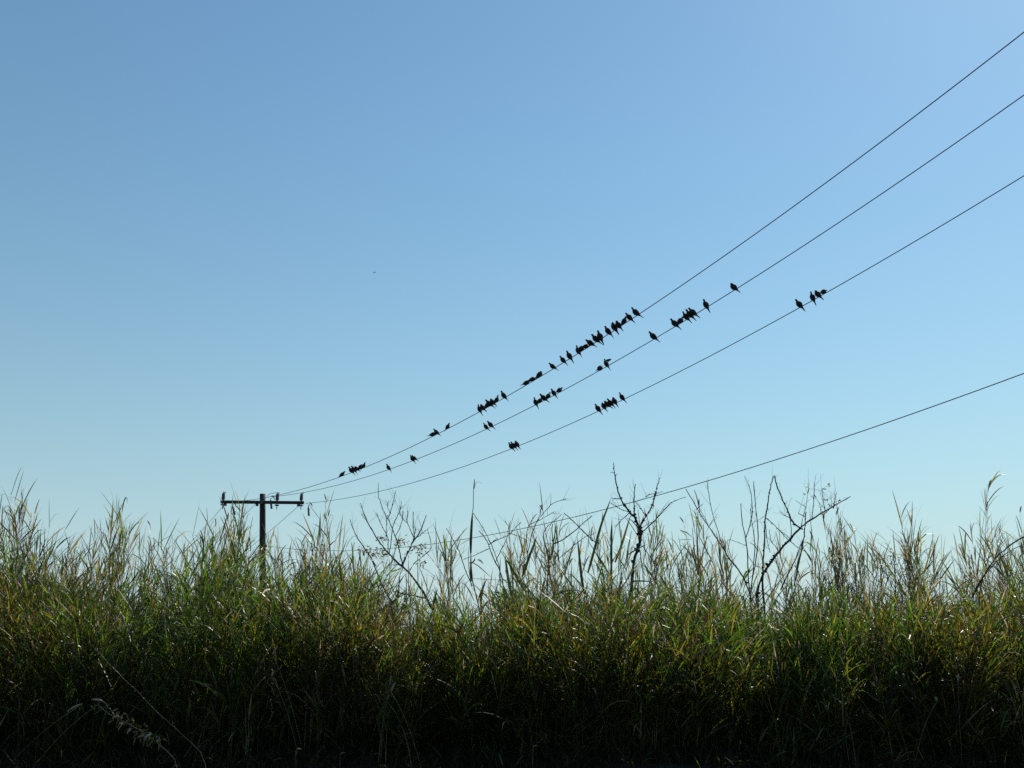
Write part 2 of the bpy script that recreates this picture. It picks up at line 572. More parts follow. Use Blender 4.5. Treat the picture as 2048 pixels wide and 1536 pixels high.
def tuft(px, ytop, Y, ns, label, spread=40, lean=0.0, dry=0.6, nleaf=13, seeds=0, low=60, seed=1, kind='grass_tuft', wm=1.0):
    r = np.random.default_rng(seed)
    bx = (px - lean - 1024) / FPX * (Y * CP + 0.2)
    root = np.array([bx, Y, float(ground(bx, Y))])
    dry = dry * 0.66 if dry < 0.93 else dry
    e = empty(kind, root, label, 'grass', 'tall grass tufts on the bank')
    f = Geo()
    for k in range(int(ns * 1.4)):
        tx = px + r.normal(0, spread * 0.8)
        ty = ytop + (0 if k == 0 else r.random() ** 0.8 * low)
        if k == 0:
            tx = px
        Yk = Y + r.normal(0, 0.06)
        tip = P(tx, ty, Yk)
        b = root + np.array([r.normal(0, 0.05), r.normal(0, 0.05), -0.03])
        H = tip[2] - b[2]
        ln = np.array([[(tip[0] - b[0]) / H, (tip[1] - b[1]) / H]])
        H = H * (1 + 0.25 * (ln ** 2).sum())
        pts = stems_pts(b[None], np.array([H]), ln, 7)[0] - root
        g = Geo()
        g.poly(pts, 0.0024 * np.linspace(1.3, 0.35, 7) * r.uniform(0.8, 1.25), 0, 4)
        link('stem', g.mesh('stem', True), M['stem'], e)
        leaves_on(f, (b - root)[None], np.array([H]), ln, int(nleaf * 0.68), [0, 1, 2, 3], [(1 - dry) * 0.6, (1 - dry) * 0.4, dry * 0.85, dry * 0.15],
                  tmin=0.32, lmul=1.35, wmul=1.15 * wm, ang=(0.12, 0.95), r=r)
        # dense short leaves near the top, like the photographed plumes
        leaves_on(f, (b - root)[None], np.array([H]), ln, nleaf // 4, [2, 1], [0.75, 0.25], tmin=0.7, lmul=0.8, wmul=0.75 * wm, ang=(0.08, 0.7), erect=0.3, r=r)
        if k < seeds:
            d = pts[-1] - pts[-2]
            seed_head(e, pts[-1], d + np.array([r.normal(0, 0.3), 0, 0]) * np.linalg.norm(d), r.uniform(0.06, 0.1))
    o = link('foliage', f.mesh('foliage'), MATS, e)
    o['kind'] = 'stuff'
    return e


TUFTS = [
    (22, 985, 8.5, 12, 'tall feathery grass tuft at the far left edge of the bank', dict(spread=40, dry=0.55, lean=-30, nleaf=16)),
    (70, 1075, 8.0, 9, 'leafy green grass clump beside the tall far left tuft', dict(spread=55, dry=0.25)),
    (150, 1098, 8.7, 9, 'low spiky grass tuft in the dip right of the far left clump', dict(spread=45, dry=0.7)),
    (245, 1008, 8.6, 11, 'tall dark grass tuft with one long tip, left of the pole', dict(spread=30, dry=0.6, lean=10, nleaf=17)),
    (190, 1070, 8.7, 6, 'thin straight stalks just left of the tall dark tuft', dict(spread=18, dry=0.9, low=90)),
    (300, 1050, 8.8, 7, 'wispy pale stalks with hooked tips right of the tall dark tuft', dict(spread=30, dry=0.9, seeds=2)),
    (345, 1085, 8.7, 8, 'bushy grass tuft under the wires descending left of the pole', dict(spread=30, dry=0.65)),
    (415, 1048, 8.6, 9, 'grey dry tuft below the left end of the crossarm', dict(spread=30, dry=0.85, nleaf=15)),
    (455, 1042, 8.7, 7, 'tuft with long bent seed heads below the crossarm', dict(spread=24, dry=0.85, seeds=2)),
    (481, 1022, 8.4, 9, 'upright dark tuft with thin spikes, close left of the pole', dict(spread=18, dry=0.45, nleaf=18, seeds=1)),
    (545, 1070, 8.5, 6, 'sparse stalks leaning over the foot of the pole on its right', dict(spread=20, dry=0.85, lean=-20)),
    (605, 1080, 8.5, 9, 'forked grass tuft midway between the pole and the leafy bare shrub', dict(spread=30, dry=0.8, lean=10)),
    (652, 1000, 8.6, 9, 'slender tall tuft with nodding seed heads right of the crossarm', dict(spread=22, dry=0.85, seeds=3, low=90)),
    (705, 1110, 8.6, 9, 'bushy straw tuft left of the leafy bare shrub', dict(spread=30, dry=0.7, lean=-20)),
    (893, 1068, 8.6, 9, 'pale brush-like tuft between the bare shrub and the tall cane', dict(spread=18, dry=0.9, nleaf=16)),
    (1030, 1050, 8.7, 8, 'dry tuft among crossed twigs right of the tall cane', dict(spread=30, dry=0.8)),
    (1085, 1020, 8.8, 8, 'thin long stalks with seed heads among the crossed twigs', dict(spread=30, dry=0.9, seeds=2, low=100, lean=-20)),
    (1130, 1070, 8.6, 9, 'dense dry tuft left of the broad reed leaves', dict(spread=36, dry=0.75)),
    (1215, 1060, 8.9, 9, 'dry tuft behind the broad reed leaves', dict(spread=30, dry=0.85)),
    (1305, 1045, 8.6, 10, 'fine straw tuft right of the knobbly forked branch', dict(spread=24, dry=0.85, nleaf=15)),
    (1345, 1090, 8.5, 8, 'leaning green and straw tuft right of the fine straw tuft', dict(spread=30, dry=0.6, lean=-30)),
    (1398, 1012, 8.6, 8, 'tall tuft with a slanting brown seed head left of the bare twigs', dict(spread=24, dry=0.75, seeds=2, lean=-20, low=100)),
    (1450, 1080, 8.8, 9, 'grey tuft under the bare twigs', dict(spread=30, dry=0.8)),
    (1560, 1100, 8.8, 8, 'short tuft under the long slanting bare limb', dict(spread=36, dry=0.8)),
    (1625, 1075, 8.6, 8, 'thin tuft with two spikes right of the slanting limb', dict(spread=26, dry=0.85, seeds=1)),
    (1672, 1030, 8.6, 9, 'tall narrow dark tuft with drooping seed heads, right of centre of the right half', dict(spread=12, dry=0.6, nleaf=18, seeds=3, low=100)),
    (1705, 1055, 8.8, 9, 'bristly dark tuft just right of the tall narrow tuft', dict(spread=22, dry=0.75)),
    (1745, 1085, 8.7, 8, 'grey spiky tuft left of the leafy weed clump', dict(spread=28, dry=0.8)),
    (1800, 1018, 8.6, 12, 'tall plumed tuft with long crossing tips in the right quarter', dict(spread=28, dry=0.7, nleaf=16, low=100, lean=-30)),
    (1842, 1095, 8.5, 8, 'low green tuft right of the tall plumed tuft', dict(spread=30, dry=0.45)),
    (1883, 1098, 8.7, 1, 'single straight stalk with few leaves in the dip on the right', dict(spread=10, dry=0.9, low=120)),
    (1930, 1105, 8.6, 10, 'spreading tuft of fine stems right of the single stalk', dict(spread=40, dry=0.7)),
    (1978, 970, 8.5, 7, 'very tall thin stalks with a fat seed head near the right edge', dict(spread=26, dry=0.85, seeds=2, lean=30, low=150)),
    (2020, 1090, 8.3, 11, 'leafy grass clump under the arching stems at the right edge', dict(spread=34, dry=0.4)),
    (2040, 1025, 8.6, 6, 'seed-headed stalks at the right edge of the picture', dict(spread=24, dry=0.85, seeds=2, low=110)),
    # tufts lower on the front face that catch the light
    (430, 1395, 7.0, 5, 'bright green sprig on the dark front face below the pole', dict(spread=30, dry=0.1, low=80, nleaf=10)),
    (515, 1330, 6.9, 7, 'pale green arching tuft on the shaded front face, left of centre', dict(spread=34, dry=0.15, low=80, seeds=1)),
    (780, 1370, 6.8, 4, 'small sprig with a white seed head in the dark centre foreground', dict(spread=16, dry=0.1, low=60, seeds=1)),
    (1760, 1375, 6.9, 5, 'upright pale sprig in the dark right foreground', dict(spread=18, dry=0.15, low=70)),
    (1675, 1355, 6.9, 4, 'narrow leafy sprig left of the upright pale sprig', dict(spread=14, dry=0.2, low=70)),
    (2005, 1350, 6.9, 7, 'spreading green tuft low at the right edge', dict(spread=44, dry=0.2, low=90)),
    (640, 1240, 7.0, 8, 'brown dead tuft on the front face right of the pole', dict(spread=40, dry=0.95, low=90, nleaf=16)),
    (730, 1225, 7.1, 7, 'long pale dry blades slanting right below the leafy bare shrub', dict(spread=60, dry=0.8, low=60, lean=50)),
    (1290, 1280, 7.0, 8, 'yellowing tuft on the front face below the forked branch', dict(spread=40, dry=0.7, low=90, nleaf=16)),
    (1835, 1215, 7.2, 8, 'reddish dry tuft on the front face in the right quarter', dict(spread=40, dry=0.95, low=80)),
    (1620, 1215, 7.2, 8, 'bright olive tuft on the front face below the slanting limb', dict(spread=46, dry=0.15, low=80, nleaf=18)),
    (1370, 1270, 7.1, 8, 'broad olive tuft on the front face right of the yellowing one', dict(spread=46, dry=0.3, low=80, nleaf=18)),
    (210, 1235, 7.1, 8, 'brown and green mixed tuft on the front face at the left', dict(spread=40, dry=0.6, low=80, nleaf=16)),
]
for i, (px, yt, Y, ns, lab, kw) in enumerate(TUFTS):
    tuft(px, yt, Y, ns, lab, seed=100 + i, **kw)


# ------------------------------------------------------------------ bare shrubs and canes (branch paths, each with its own depth)
def woody(name, label, cat, paths, Y, zf, mat='twig', knobs=0, leaves=(), leafmat=('olive', 'brown'), seed=1, jitter=0.22, group=None, leaflen=(0.02, 0.05), twigs=5, lmult=1.0):
    """paths: list of (points, start px radius, end px radius); the first is the trunk"""
    r = np.random.default_rng(seed)
    W = []
    for pts, r0, r1 in paths:
        pp = zf(pts)
        dy = r.normal(0, jitter)
        K = len(pp)
        fr = np.linspace(0, 1, K)
        W.append(np.array([P(x, y, Y + dy * f + 0.02 * math.sin(3 * k + dy * 9)) for k, ((x, y), f) in enumerate(zip(pp, fr))]))
    # branch starts snap to the nearest point of an earlier branch
    for i in range(1, len(W)):
        best, bd = None, 0.07
        for j in range(i):
            for k in range(len(W[j]) - 1):
                for f in (0, .25, .5, .75, 1):
                    q = W[j][k] * (1 - f) + W[j][k + 1] * f
                    # compare as seen from the camera side, keep the path's own reach
                    s = W[i][0]
                    d = math.hypot(q[0] - s[0], q[2] - s[2])
                    if d < bd:
                        bd, best = d, q
        if best is not None:
            sh = best - W[i][0]
            n_ = len(W[i])
            W[i] = W[i] + sh[None] * np.linspace(1, 0, n_)[:, None] * np.array([1, 1, 1]) + np.array([0, sh[1], 0])[None] * np.linspace(0, 1, n_)[:, None]
    b = W[0][0]
    gz = float(ground(b[0], b[1]))
    foot = np.array([b[0], b[1], gz - 0.05])
    W[0] = np.concatenate([[foot], W[0]])
    root = np.array([b[0], b[1], gz])
    e = empty(name, root, label, cat, group)
    mpp = Y / FPX   # metres per photo pixel
    fine = Geo()
    for i, ((pts, r0, r1), w) in enumerate(zip(paths, W)):
        r0, r1 = r0 * 0.9, r1 * 0.95
        # resample smooth
        K = len(w)
        t = np.arange(K)
        tt = np.linspace(0, K - 1, 3 * K)
        ww = np.stack([np.interp(tt, t, w[:, c]) for c in range(3)], 1)
        k3 = np.ones(3) / 3
        sm = ww.copy()
        for c in range(3):
            sm[1:-1, c] = np.convolve(ww[:, c], k3, 'valid')
        sm[1:-1] += r.normal(0, 0.0016, sm[1:-1].shape)
        rad = np.linspace(r0, r1, len(sm)) * mpp * (1 + 0.10 * r.normal(size=len(sm)))
        g = Geo()
        g.poly(sm - root, np.maximum(rad, 0.0009), 0, 6)
        if knobs:
            nk = int(knobs * len(sm))
            for _ in range(nk):
                k = r.integers(1, len(sm))
                c = sm[k] - root
                o = unit(r.normal(size=3) + np.array([0, 0, .3]))
                s = rad[k] * r.uniform(0.9, 1.7)
                g.poly(np.array([c, c + o * s * 1.0, c + o * s * 2.0]), [s * .5, s * .85, s * .1], 0, 5)
        link('trunk' if i == 0 else 'branch', g.mesh('branch', True), M[mat], e)
        for _ in range(twigs if len(sm) > 8 else 0):
            k = r.integers(len(sm) // 3, len(sm) - 1)
            d = unit(sm[k + 1] - sm[k] if k + 1 < len(sm) else sm[k] - sm[k - 1])
            o = unit(d * 0.8 + unit(r.normal(size=3)) * 0.8 + np.array([0, 0, 0.25]))
            Lt = r.uniform(0.03, 0.15)
            c = sm[k] - root
            tp = c[None] + o[None] * (np.linspace(0, 1, 5) * Lt)[:, None] + np.array([0, 0, 1.0]) * (np.linspace(0, 1, 5)[:, None] ** 2) * Lt * r.uniform(-.1, .35) + r.normal(0, .0015, (5, 3))
            fine.poly(tp, np.linspace(.0012, .0005, 5), 0, 4)
    if fine.V:
        lo = link('twig', fine.mesh('twig', True), M[mat], e)
        lo['kind'] = 'stuff'
    for (lx, ly, nl, sp) in leaves:
        (cx, cy), = zf([(lx, ly)])
        c = P(cx, cy, Y + r.normal(0, 0.05)) - root
        # join the leaf spray to the nearest branch point
        allp = np.concatenate(W) - root
        q = allp[np.argmin(((allp - c) ** 2 * np.array([1, .3, 1])).sum(1))]
        c[1] = 0.5 * c[1] + 0.5 * q[1]
        g = Geo()
        g.poly(np.array([q, (q + c) / 2 + r.normal(0, .004, 3), c]), [0.0016, 0.0012, 0.0009], 2, 4)
        n = int(nl * lmult)
        o = unit(r.normal(size=(n, 3)) + np.array([0, 0, 0.35]))
        L = r.uniform(*leaflen, n)
        st = c[None] + r.normal(0, sp * mpp, (n, 3))
        pts = st[:, None] + o[:, None] * L[:, None, None] * np.linspace(0, 1, 5)[None, :, None] - np.array([0, 0, 1.0]) * (L * 0.4)[:, None, None] * (np.linspace(0, 1, 5) ** 2)[None, :, None]
        side = unit(np.cross(o, r.normal(size=(n, 3))))
        g.ribbons(pts, (L * 0.16)[:, None] * np.array([.3, 1, .95, .55, 0])[None], side, r.integers(0, 2, n))
        lo = link('leaf_spray', g.mesh('leaf_spray'), [M[leafmat[0]], M[leafmat[1]], M['twig']], e)
        lo['kind'] = 'stuff'
    return e


z7 = zoomed(690, 950, 5.485)
woody('bare_shrub', 'half bare shrub with curled dry leaves between the pole and the tall cane', 'shrub', [
    ([(1010, 1560), (930, 1420), (870, 1300), (800, 1200), (720, 1090), (640, 1010), (560, 950), (500, 880), (440, 820), (380, 745), (300, 610), (235, 490), (200, 400), (170, 310)], 3.2, 0.7),
    ([(300, 610), (240, 510), (180, 430)], .9, .6),
    ([(640, 1000), (610, 890), (590, 790), (560, 690), (520, 590), (490, 510), (455, 450), (410, 360), (370, 250), (363, 185), (368, 80)], 1.5, .5),
    ([(450, 445), (480, 360), (510, 240), (530, 140)], 1.0, .6),
    ([(490, 320), (535, 250)], .7, .5),
    ([(460, 375), (435, 300), (448, 245)], .7, .5),
    ([(470, 850), (475, 700), (440, 620), (395, 540), (350, 420)], 1.1, .6),
    ([(440, 650), (440, 520), (460, 440)], .8, .6),
    ([(500, 850), (520, 690), (530, 560), (575, 460), (625, 345), (615, 285)], 1.1, .5),
    ([(530, 680), (590, 580), (620, 470), (625, 385)], .9, .7),
    ([(640, 980), (690, 860), (750, 720), (820, 640), (870, 500), (890, 435)], 2.2, .7),
    ([(760, 700), (830, 630), (868, 575)], .9, .6),
    ([(750, 700), (700, 600), (655, 480), (672, 375)], 1.1, .8),
    ([(640, 495), (590, 440), (560, 385), (567, 290)], .8, .7),
    ([(750, 680), (730, 560), (728, 370)], .9, .7),
    ([(670, 700), (720, 620), (760, 545)], .9, .7),
    ([(700, 1060), (750, 960), (860, 885), (945, 810), (950, 730), (905, 590)], 1.0, .6),
    ([(340, 1000), (270, 880), (210, 800), (140, 700), (90, 600), (57, 490)], 1.1, .8),
    ([(640, 990), (560, 985), (480, 985)], 1.0, .6),
    ([(620, 1040), (520, 1065)], .8, .5),
    ([(640, 1010), (590, 1120), (590, 1280)], .8, .5),
    ([(870, 1370), (760, 1335), (640, 1310), (550, 1280)], 1.8, 1.0),
    ([(530, 1420), (440, 1270), (360, 1100), (300, 940)], 2.2, 1.4),
], 8.45, z7, 'twig', knobs=0.35, seed=11, lmult=2.0, leaflen=(0.016, 0.04), leafmat=('brown', 'straw'), leaves=[
    (250, 830, 22, 6), (290, 900, 16, 5), (390, 700, 10, 4), (440, 690, 12, 4), (570, 740, 10, 4), (610, 700, 8, 4), (660, 760, 5, 4),
    (840, 780, 14, 4), (820, 840, 14, 5), (855, 970, 12, 4), (770, 800, 8, 4), (340, 860, 16, 6), (440, 870, 16, 6), (690, 850, 8, 4)])

z5 = zoomed(1180, 900, 4.8)
woody('dead_branch', 'knobbly dark dead branch forked in a V, tallest on the skyline', 'branch', [
    ([(390, 1400), (405, 1250), (420, 1050), (460, 950), (490, 840), (475, 760), (430, 640), (380, 600), (330, 530), (285, 450), (250, 330), (235, 220), (226, 125)], 4.2, 0.8),
    ([(485, 800), (480, 740), (510, 680), (560, 610), (600, 530), (630, 420), (650, 330), (670, 270)], 2.4, .7),
    ([(495, 805), (560, 750), (640, 670), (720, 570), (800, 495), (910, 458)], 1.5, .6),
    ([(430, 650), (420, 560), (418, 440), (430, 340)], 1.8, .7),
    ([(475, 740), (460, 580)], 1.0, .6),
    ([(545, 620), (535, 550)], .9, .6),
    ([(540, 610), (480, 530), (430, 490)], .9, .5),
    ([(550, 610), (570, 700), (610, 850)], .8, .5),
    ([(380, 600), (260, 550), (190, 500)], .8, .5),
    ([(285, 465), (215, 465)], 1.0, .7),
    ([(620, 400), (580, 405), (550, 430)], .8, .5),
    ([(640, 395), (720, 378)], .8, .5),
    ([(635, 440), (630, 535), (600, 535)], .7, .5),
    ([(370, 620), (300, 680), (235, 750)], .9, .6),
    ([(235, 215), (205, 205)], .8, .5),
    ([(240, 235), (265, 228)], .8, .5),
], 8.5, z5, 'bark', knobs=1.5, seed=12)

z6 = zoomed(1480, 940, 5.908)
woody('slanting_branch', 'long bare limb slanting up to the right with small leaves at its tip', 'branch', [
    ([(190, 1480), (230, 1330), (280, 1220), (350, 1110), (430, 1000), (510, 900), (580, 830), (650, 745), (740, 660), (850, 580), (950, 520), (1060, 450), (1150, 400), (1240, 350), (1305, 312)], 3.2, 1.0),
    ([(1235, 355), (1275, 300)], 1.3, .8),
    ([(640, 1370), (690, 1130), (740, 900), (760, 720), (770, 600), (782, 495)], 1.7, .9),
    ([(480, 1420), (570, 1220), (650, 1080), (690, 960), (740, 830)], 1.4, .8),
    ([(785, 600), (830, 440), (860, 350), (880, 230), (903, 95)], .9, .4),
    ([(855, 350), (780, 285)], .6, .4),
    ([(870, 345), (930, 300)], .6, .4),
    ([(930, 530), (950, 400), (970, 280), (980, 85)], 1.0, .7),
    ([(1140, 400), (1120, 310), (1100, 170)], .8, .5),
    ([(1050, 450), (1065, 360), (1000, 250)], .7, .4),
    ([(1200, 370), (1210, 250)], .6, .4),
    ([(1250, 340), (1270, 260), (1295, 195)], .6, .4),
    ([(1070, 460), (1120, 465), (1200, 390)], .9, .6),
    ([(1130, 390), (1040, 320)], .7, .4),
    ([(690, 515), (770, 555)], .9, .7),
    ([(580, 1060), (700, 900), (740, 840)], .8, .5),
    ([(640, 760), (550, 690)], .7, .5),
], 8.4, z6, 'bark', knobs=0.5, seed=13, leafmat=('brown', 'olive'), leaflen=(0.018, 0.034), leaves=[
    (860, 190, 4, 1.2), (775, 280, 4, 1.2), (1100, 150, 7, 1.6), (1040, 320, 8, 3), (1090, 310, 6, 2), (1015, 230, 4, 2), (1120, 390, 6, 2.5), (1250, 330, 4, 1.5), (935, 280, 3, 1.5)])

woody('twin_stem', 'two knobbly dark stems meeting in a point beside the slanting limb', 'branch', [
    ([(265, 1400), (270, 1250), (270, 1080), (290, 900), (290, 720), (300, 560), (320, 450), (345, 280), (365, 180), (393, 75)], 2.3, .9),
    ([(300, 560), (330, 780), (390, 960)], .9, .6),
    ([(320, 560), (420, 640), (520, 740), (600, 820), (720, 910)], 1.0, .6),
    ([(740, 700), (640, 640), (600, 570), (560, 470), (520, 380), (480, 300), (440, 200), (420, 120), (410, 65)], 1.9, .9),
    ([(520, 880), (530, 700), (500, 550), (430, 390)], .9, .5),
    ([(620, 660), (560, 590), (430, 510)], .8, .5),
    ([(460, 960), (360, 830), (350, 710)], .8, .5),
], 8.6, z6, 'bark', knobs=1.0, seed=14)

woody('bare_twigs', 'thin upright bare twigs fanning left of the knobbly twin stems', 'twig', [
    ([(120, 1480), (100, 1320), (90, 1000), (70, 800), (20, 600), (10, 400)], 1.6, .8),
    ([(70, 800), (100, 680), (125, 560), (115, 440), (100, 320), (50, 190), (0, 115)], 1.1, .5),
    ([(160, 1480), (190, 1150), (200, 870), (170, 720), (135, 570), (115, 460)], 1.1, .7),
    ([(180, 1480), (210, 1190), (260, 900), (225, 560), (195, 400), (165, 130)], 1.3, .7),
    ([(220, 560), (155, 500)], .6, .4),
    ([(50, 720), (120, 650), (215, 590)], .6, .4),
    ([(95, 1000), (150, 1130), (230, 1190)], .9, .6),
], 8.75, z6, 'twig', knobs=0.25, seed=15)

z3 = zoomed(1024, 900, 4.0)
woody('crossed_twigs', 'long bare twigs crossing under the lowest wire, right of the forked branch', 'twig', [
    ([(1920, 1200), (1880, 1080), (1820, 960), (1740, 880), (1650, 720), (1560, 590), (1480, 470), (1390, 310)], 1.9, .8),
    ([(1740, 880), (1680, 760), (1600, 520), (1570, 380), (1550, 250)], 1.0, .6),
    ([(1620, 800), (1540, 640), (1480, 470)], .8, .6),
    ([(1570, 610), (1640, 510)], .7, .5),
    ([(1780, 920), (1700, 700), (1860, 770)], .6, .5),
], 8.3, z3, 'twig', knobs=0.2, seed=16)

z8 = zoomed(880, 940, 5.297)
woody('tangled_twigs', 'tangle of thin dark twigs between the tall cane and the reed leaves', 'twig', [
    ([(690, 1350), (640, 1060), (570, 950), (515, 790), (480, 720), (415, 645)], 1.6, .7),
    ([(515, 795), (620, 730), (735, 683), (800, 600), (858, 535)], 1.1, .7),
    ([(515, 795), (340, 885), (240, 930)], .9, .5),
    ([(530, 760), (605, 700)], .7, .5),
    ([(540, 1000), (600, 880), (680, 740), (710, 600), (718, 590), (690, 530)], .9, .5),
    ([(735, 683), (850, 720), (920, 770)], .9, .5),
    ([(640, 1050), (570, 840), (500, 690), (420, 550), (350, 450)], 1.0, .6),
    ([(340, 1230), (270, 1060), (230, 930), (205, 860), (140, 740), (68, 620)], 1.2, .6),
    ([(930, 1000), (920, 770), (915, 650), (960, 550), (1025, 465)], 1.1, .6),
    ([(940, 580), (1060, 530), (1220, 443)], .8, .5),
    ([(960, 900), (1010, 640), (1070, 500), (1075, 375)], 1.1, .8),
    ([(1030, 600), (1110, 480), (1200, 390), (1320, 358)], .8, .6),
], 8.55, z8, 'twig', knobs=0.2, seed=17)

woody('forked_twigs', 'dark forked twigs crossing in an X left of the reed leaves', 'twig', [
    ([(1130, 1250), (1150, 990), (1200, 840), (1205, 780), (1180, 650), (1195, 580)], 2.0, .9),
    ([(1205, 785), (1290, 750), (1400, 670), (1480, 600), (1605, 488)], 1.4, .8),
    ([(1620, 755), (1560, 690), (1480, 610), (1400, 530), (1315, 458)], 1.4, .9),
    ([(1130, 960), (1080, 780), (1075, 670), (1140, 590), (1285, 470)], 1.1, .6),
    ([(1230, 1030), (1300, 930), (1440, 810), (1480, 620)], .9, .5),
    ([(1310, 930), (1400, 830), (1560, 690), (1660, 640)], .8, .5),
    ([(1100, 800), (1190, 790)], .6, .4),
], 8.65, z8, 'twig', knobs=0.25, seed=18)

z4 = zoomed(1536, 900, 4.0)
woody('arching_stem', 'bent dry stems arching to the right at the right edge', 'branch', [
    ([(1560, 1330), (1620, 1200), (1700, 1050), (1790, 900), (1890, 790), (2048, 690), (2180, 650)], 2.4, 1.2),
    ([(1790, 890), (1830, 780), (1855, 700)], .9, .6),
    ([(1720, 1030), (1840, 880), (1960, 790), (2120, 720)], 1.2, .7),
    ([(1700, 1060), (1760, 1080), (1820, 1120)], .8, .4),
], 8.35, z4, 'twig', knobs=0.15, seed=19)


# tall cane with sheath, and the broad reed leaves
def blade(parent, pts, wpx, Y, mat, root, dy=0.0, seed=0, fold=0.35):
    """one broad leaf: a creased strip, wpx = full width in photo pixels"""
    r = np.random.default_rng(seed)
    t = np.arange(len(pts))
    tt = np.linspace(0, len(pts) - 1, 12)
    pp = np.stack([np.interp(tt, t, [p[c] for p in pts]) for c in (0, 1)], 1)
    k3 = np.ones(3) / 3
    for c in (0, 1):
        pp[1:-1, c] = np.convolve(pp[:, c], k3, 'valid')
    fr = np.linspace(0, 1, 12)
    w = np.array([P(x, y, Y + dy * f) for (x, y), f in zip(pp, fr)]) - root
    d = np.gradient(w, axis=0)
    d /= np.linalg.norm(d, axis=1, keepdims=True)
    view = np.array([0.25 * r.normal(), -1.0, 0.2])
    s = unit(np.cross(d, view))
    nrm = np.cross(s, d)
    hw = 0.5 * 0.64 * wpx * Y / FPX * np.interp(fr, [0, .12, .45, .8, 1], [.55, .9, 1, .6, .02])
    a = w + s * hw[:, None] + nrm * (hw * fold)[:, None]
    b = w - s * hw[:, None] + nrm * (hw * fold)[:, None]
    V = np.stack([a, w, b], 1).reshape(-1, 3)
    F = []
    for k in range(11):
        F += [3 * k, 3 * k + 1, 3 * k + 4, 3 * k + 3, 3 * k + 1, 3 * k + 2, 3 * k + 5, 3 * k + 4]
    return link('leaf', np_mesh('leaf', V, [4] * 22, F, smooth=True), M[mat], parent)


def cane(name, label, zf, stem, Y, sheath=(), leaves=(), mat='stem', seed=3, rad=(1.6, .6), cat='reed'):
    pp = zf(stem)
    b = P(*pp[0], Y)
    root = np.array([b[0], Y, float(ground(b[0], Y))])
    e = empty(name, root, label, cat)
    w = np.array([root - [0, 0, .04]] + [P(x, y, Y) for x, y in pp]) - root
    g = Geo()
    t = np.arange(len(w))
    tt = np.linspace(0, len(w) - 1, 4 * len(w))
    ww = np.stack([np.interp(tt, t, w[:, c]) for c in range(3)], 1)
    g.poly(ww, np.linspace(rad[0], rad[1], len(ww)) * Y / FPX, 0, 6)
    link('stem', g.mesh('stem', True), M[mat], e)
    for pts, wpx in sheath:
        q = [P(x, y, Y - 0.004) - root for x, y in zf(pts)]
        g = Geo()
        K = len(q)
        g.poly(np.array(q), 0.5 * wpx * Y / FPX * np.interp(np.linspace(0, 1, K), [0, .2, .7, 1], [.6, 1, .9, .25]), 0, 7)
        link('sheath', g.mesh('sheath', True), M['brown'], e)
    for k, (pts, wpx, mt) in enumerate(leaves):
        blade(e, zf(pts), wpx, Y, mt, root, dy=((k * 37) % 7 - 3) * 0.05, seed=seed * 10 + k)
    return e


cane('tall_cane', 'tall single dry cane with a swollen brown sheath, standing above its neighbours', z8,
     [(440, 1600), (400, 1400), (345, 1180), (330, 1000), (325, 850), (330, 600), (345, 440), (352, 400), (355, 200), (365, 95)], 8.4,
     sheath=[([(326, 880), (326, 760), (332, 640), (338, 540), (346, 440)], 5.6), ([(330, 1180), (325, 1080), (325, 900)], 4.2), ([(360, 200), (363, 150), (366, 95)], 2.6)],
     leaves=[([(362, 200), (385, 122), (410, 122), (455, 150)], 1.8, 'straw'),
             ([(335, 990), (365, 960), (372, 930)], 5, 'brown'), ([(335, 990), (310, 985), (300, 985)], 4, 'brown'),
             ([(345, 985), (400, 1010), (470, 1075), (560, 1150)], 3.0, 'brown'),
             ([(400, 950), (430, 960), (462, 1000)], 5, 'straw'),
             ([(330, 730), (260, 760), (200, 805)], 2.2, 'straw'), ([(330, 1200), (310, 1080), (300, 960), (305, 800)], 3.0, 'straw'),
             ([(400, 1400), (430, 1290), (480, 1180), (500, 1150)], 4.5, 'olive'),
             ([(350, 1150), (500, 1160), (690, 1165)], 2.0, 'straw')])
cane('reed', 'reed with broad upright green leaves left of the knobbly forked branch', z5,
     [(150, 1500), (140, 1300), (120, 1150), (90, 1050)], 8.2, leaves=[
         ([(-20, 1180), (10, 1080), (60, 900), (110, 700), (165, 570), (205, 450)], 8.5, 'reed'),
         ([(205, 1330), (205, 1160), (205, 980), (210, 800), (210, 640)], 7.6, 'reed'),
         ([(240, 1080), (290, 950), (320, 860), (360, 720), (400, 600)], 7.5, 'olive'),
         ([(60, 1000), (130, 1100), (190, 1200)], 6, 'reed'),
         ([(110, 700), (118, 640), (124, 585)], 3.4, 'olive'),
         ([(360, 1010), (450, 950), (560, 900)], 4.5, 'reed'),
         ([(400, 1260), (500, 1258), (620, 1265)], 5.0, 'reed'),
         ([(100, 1330), (200, 1380), (330, 1390)], 6.0, 'reed')], rad=(2.0, 1.0), seed=4)
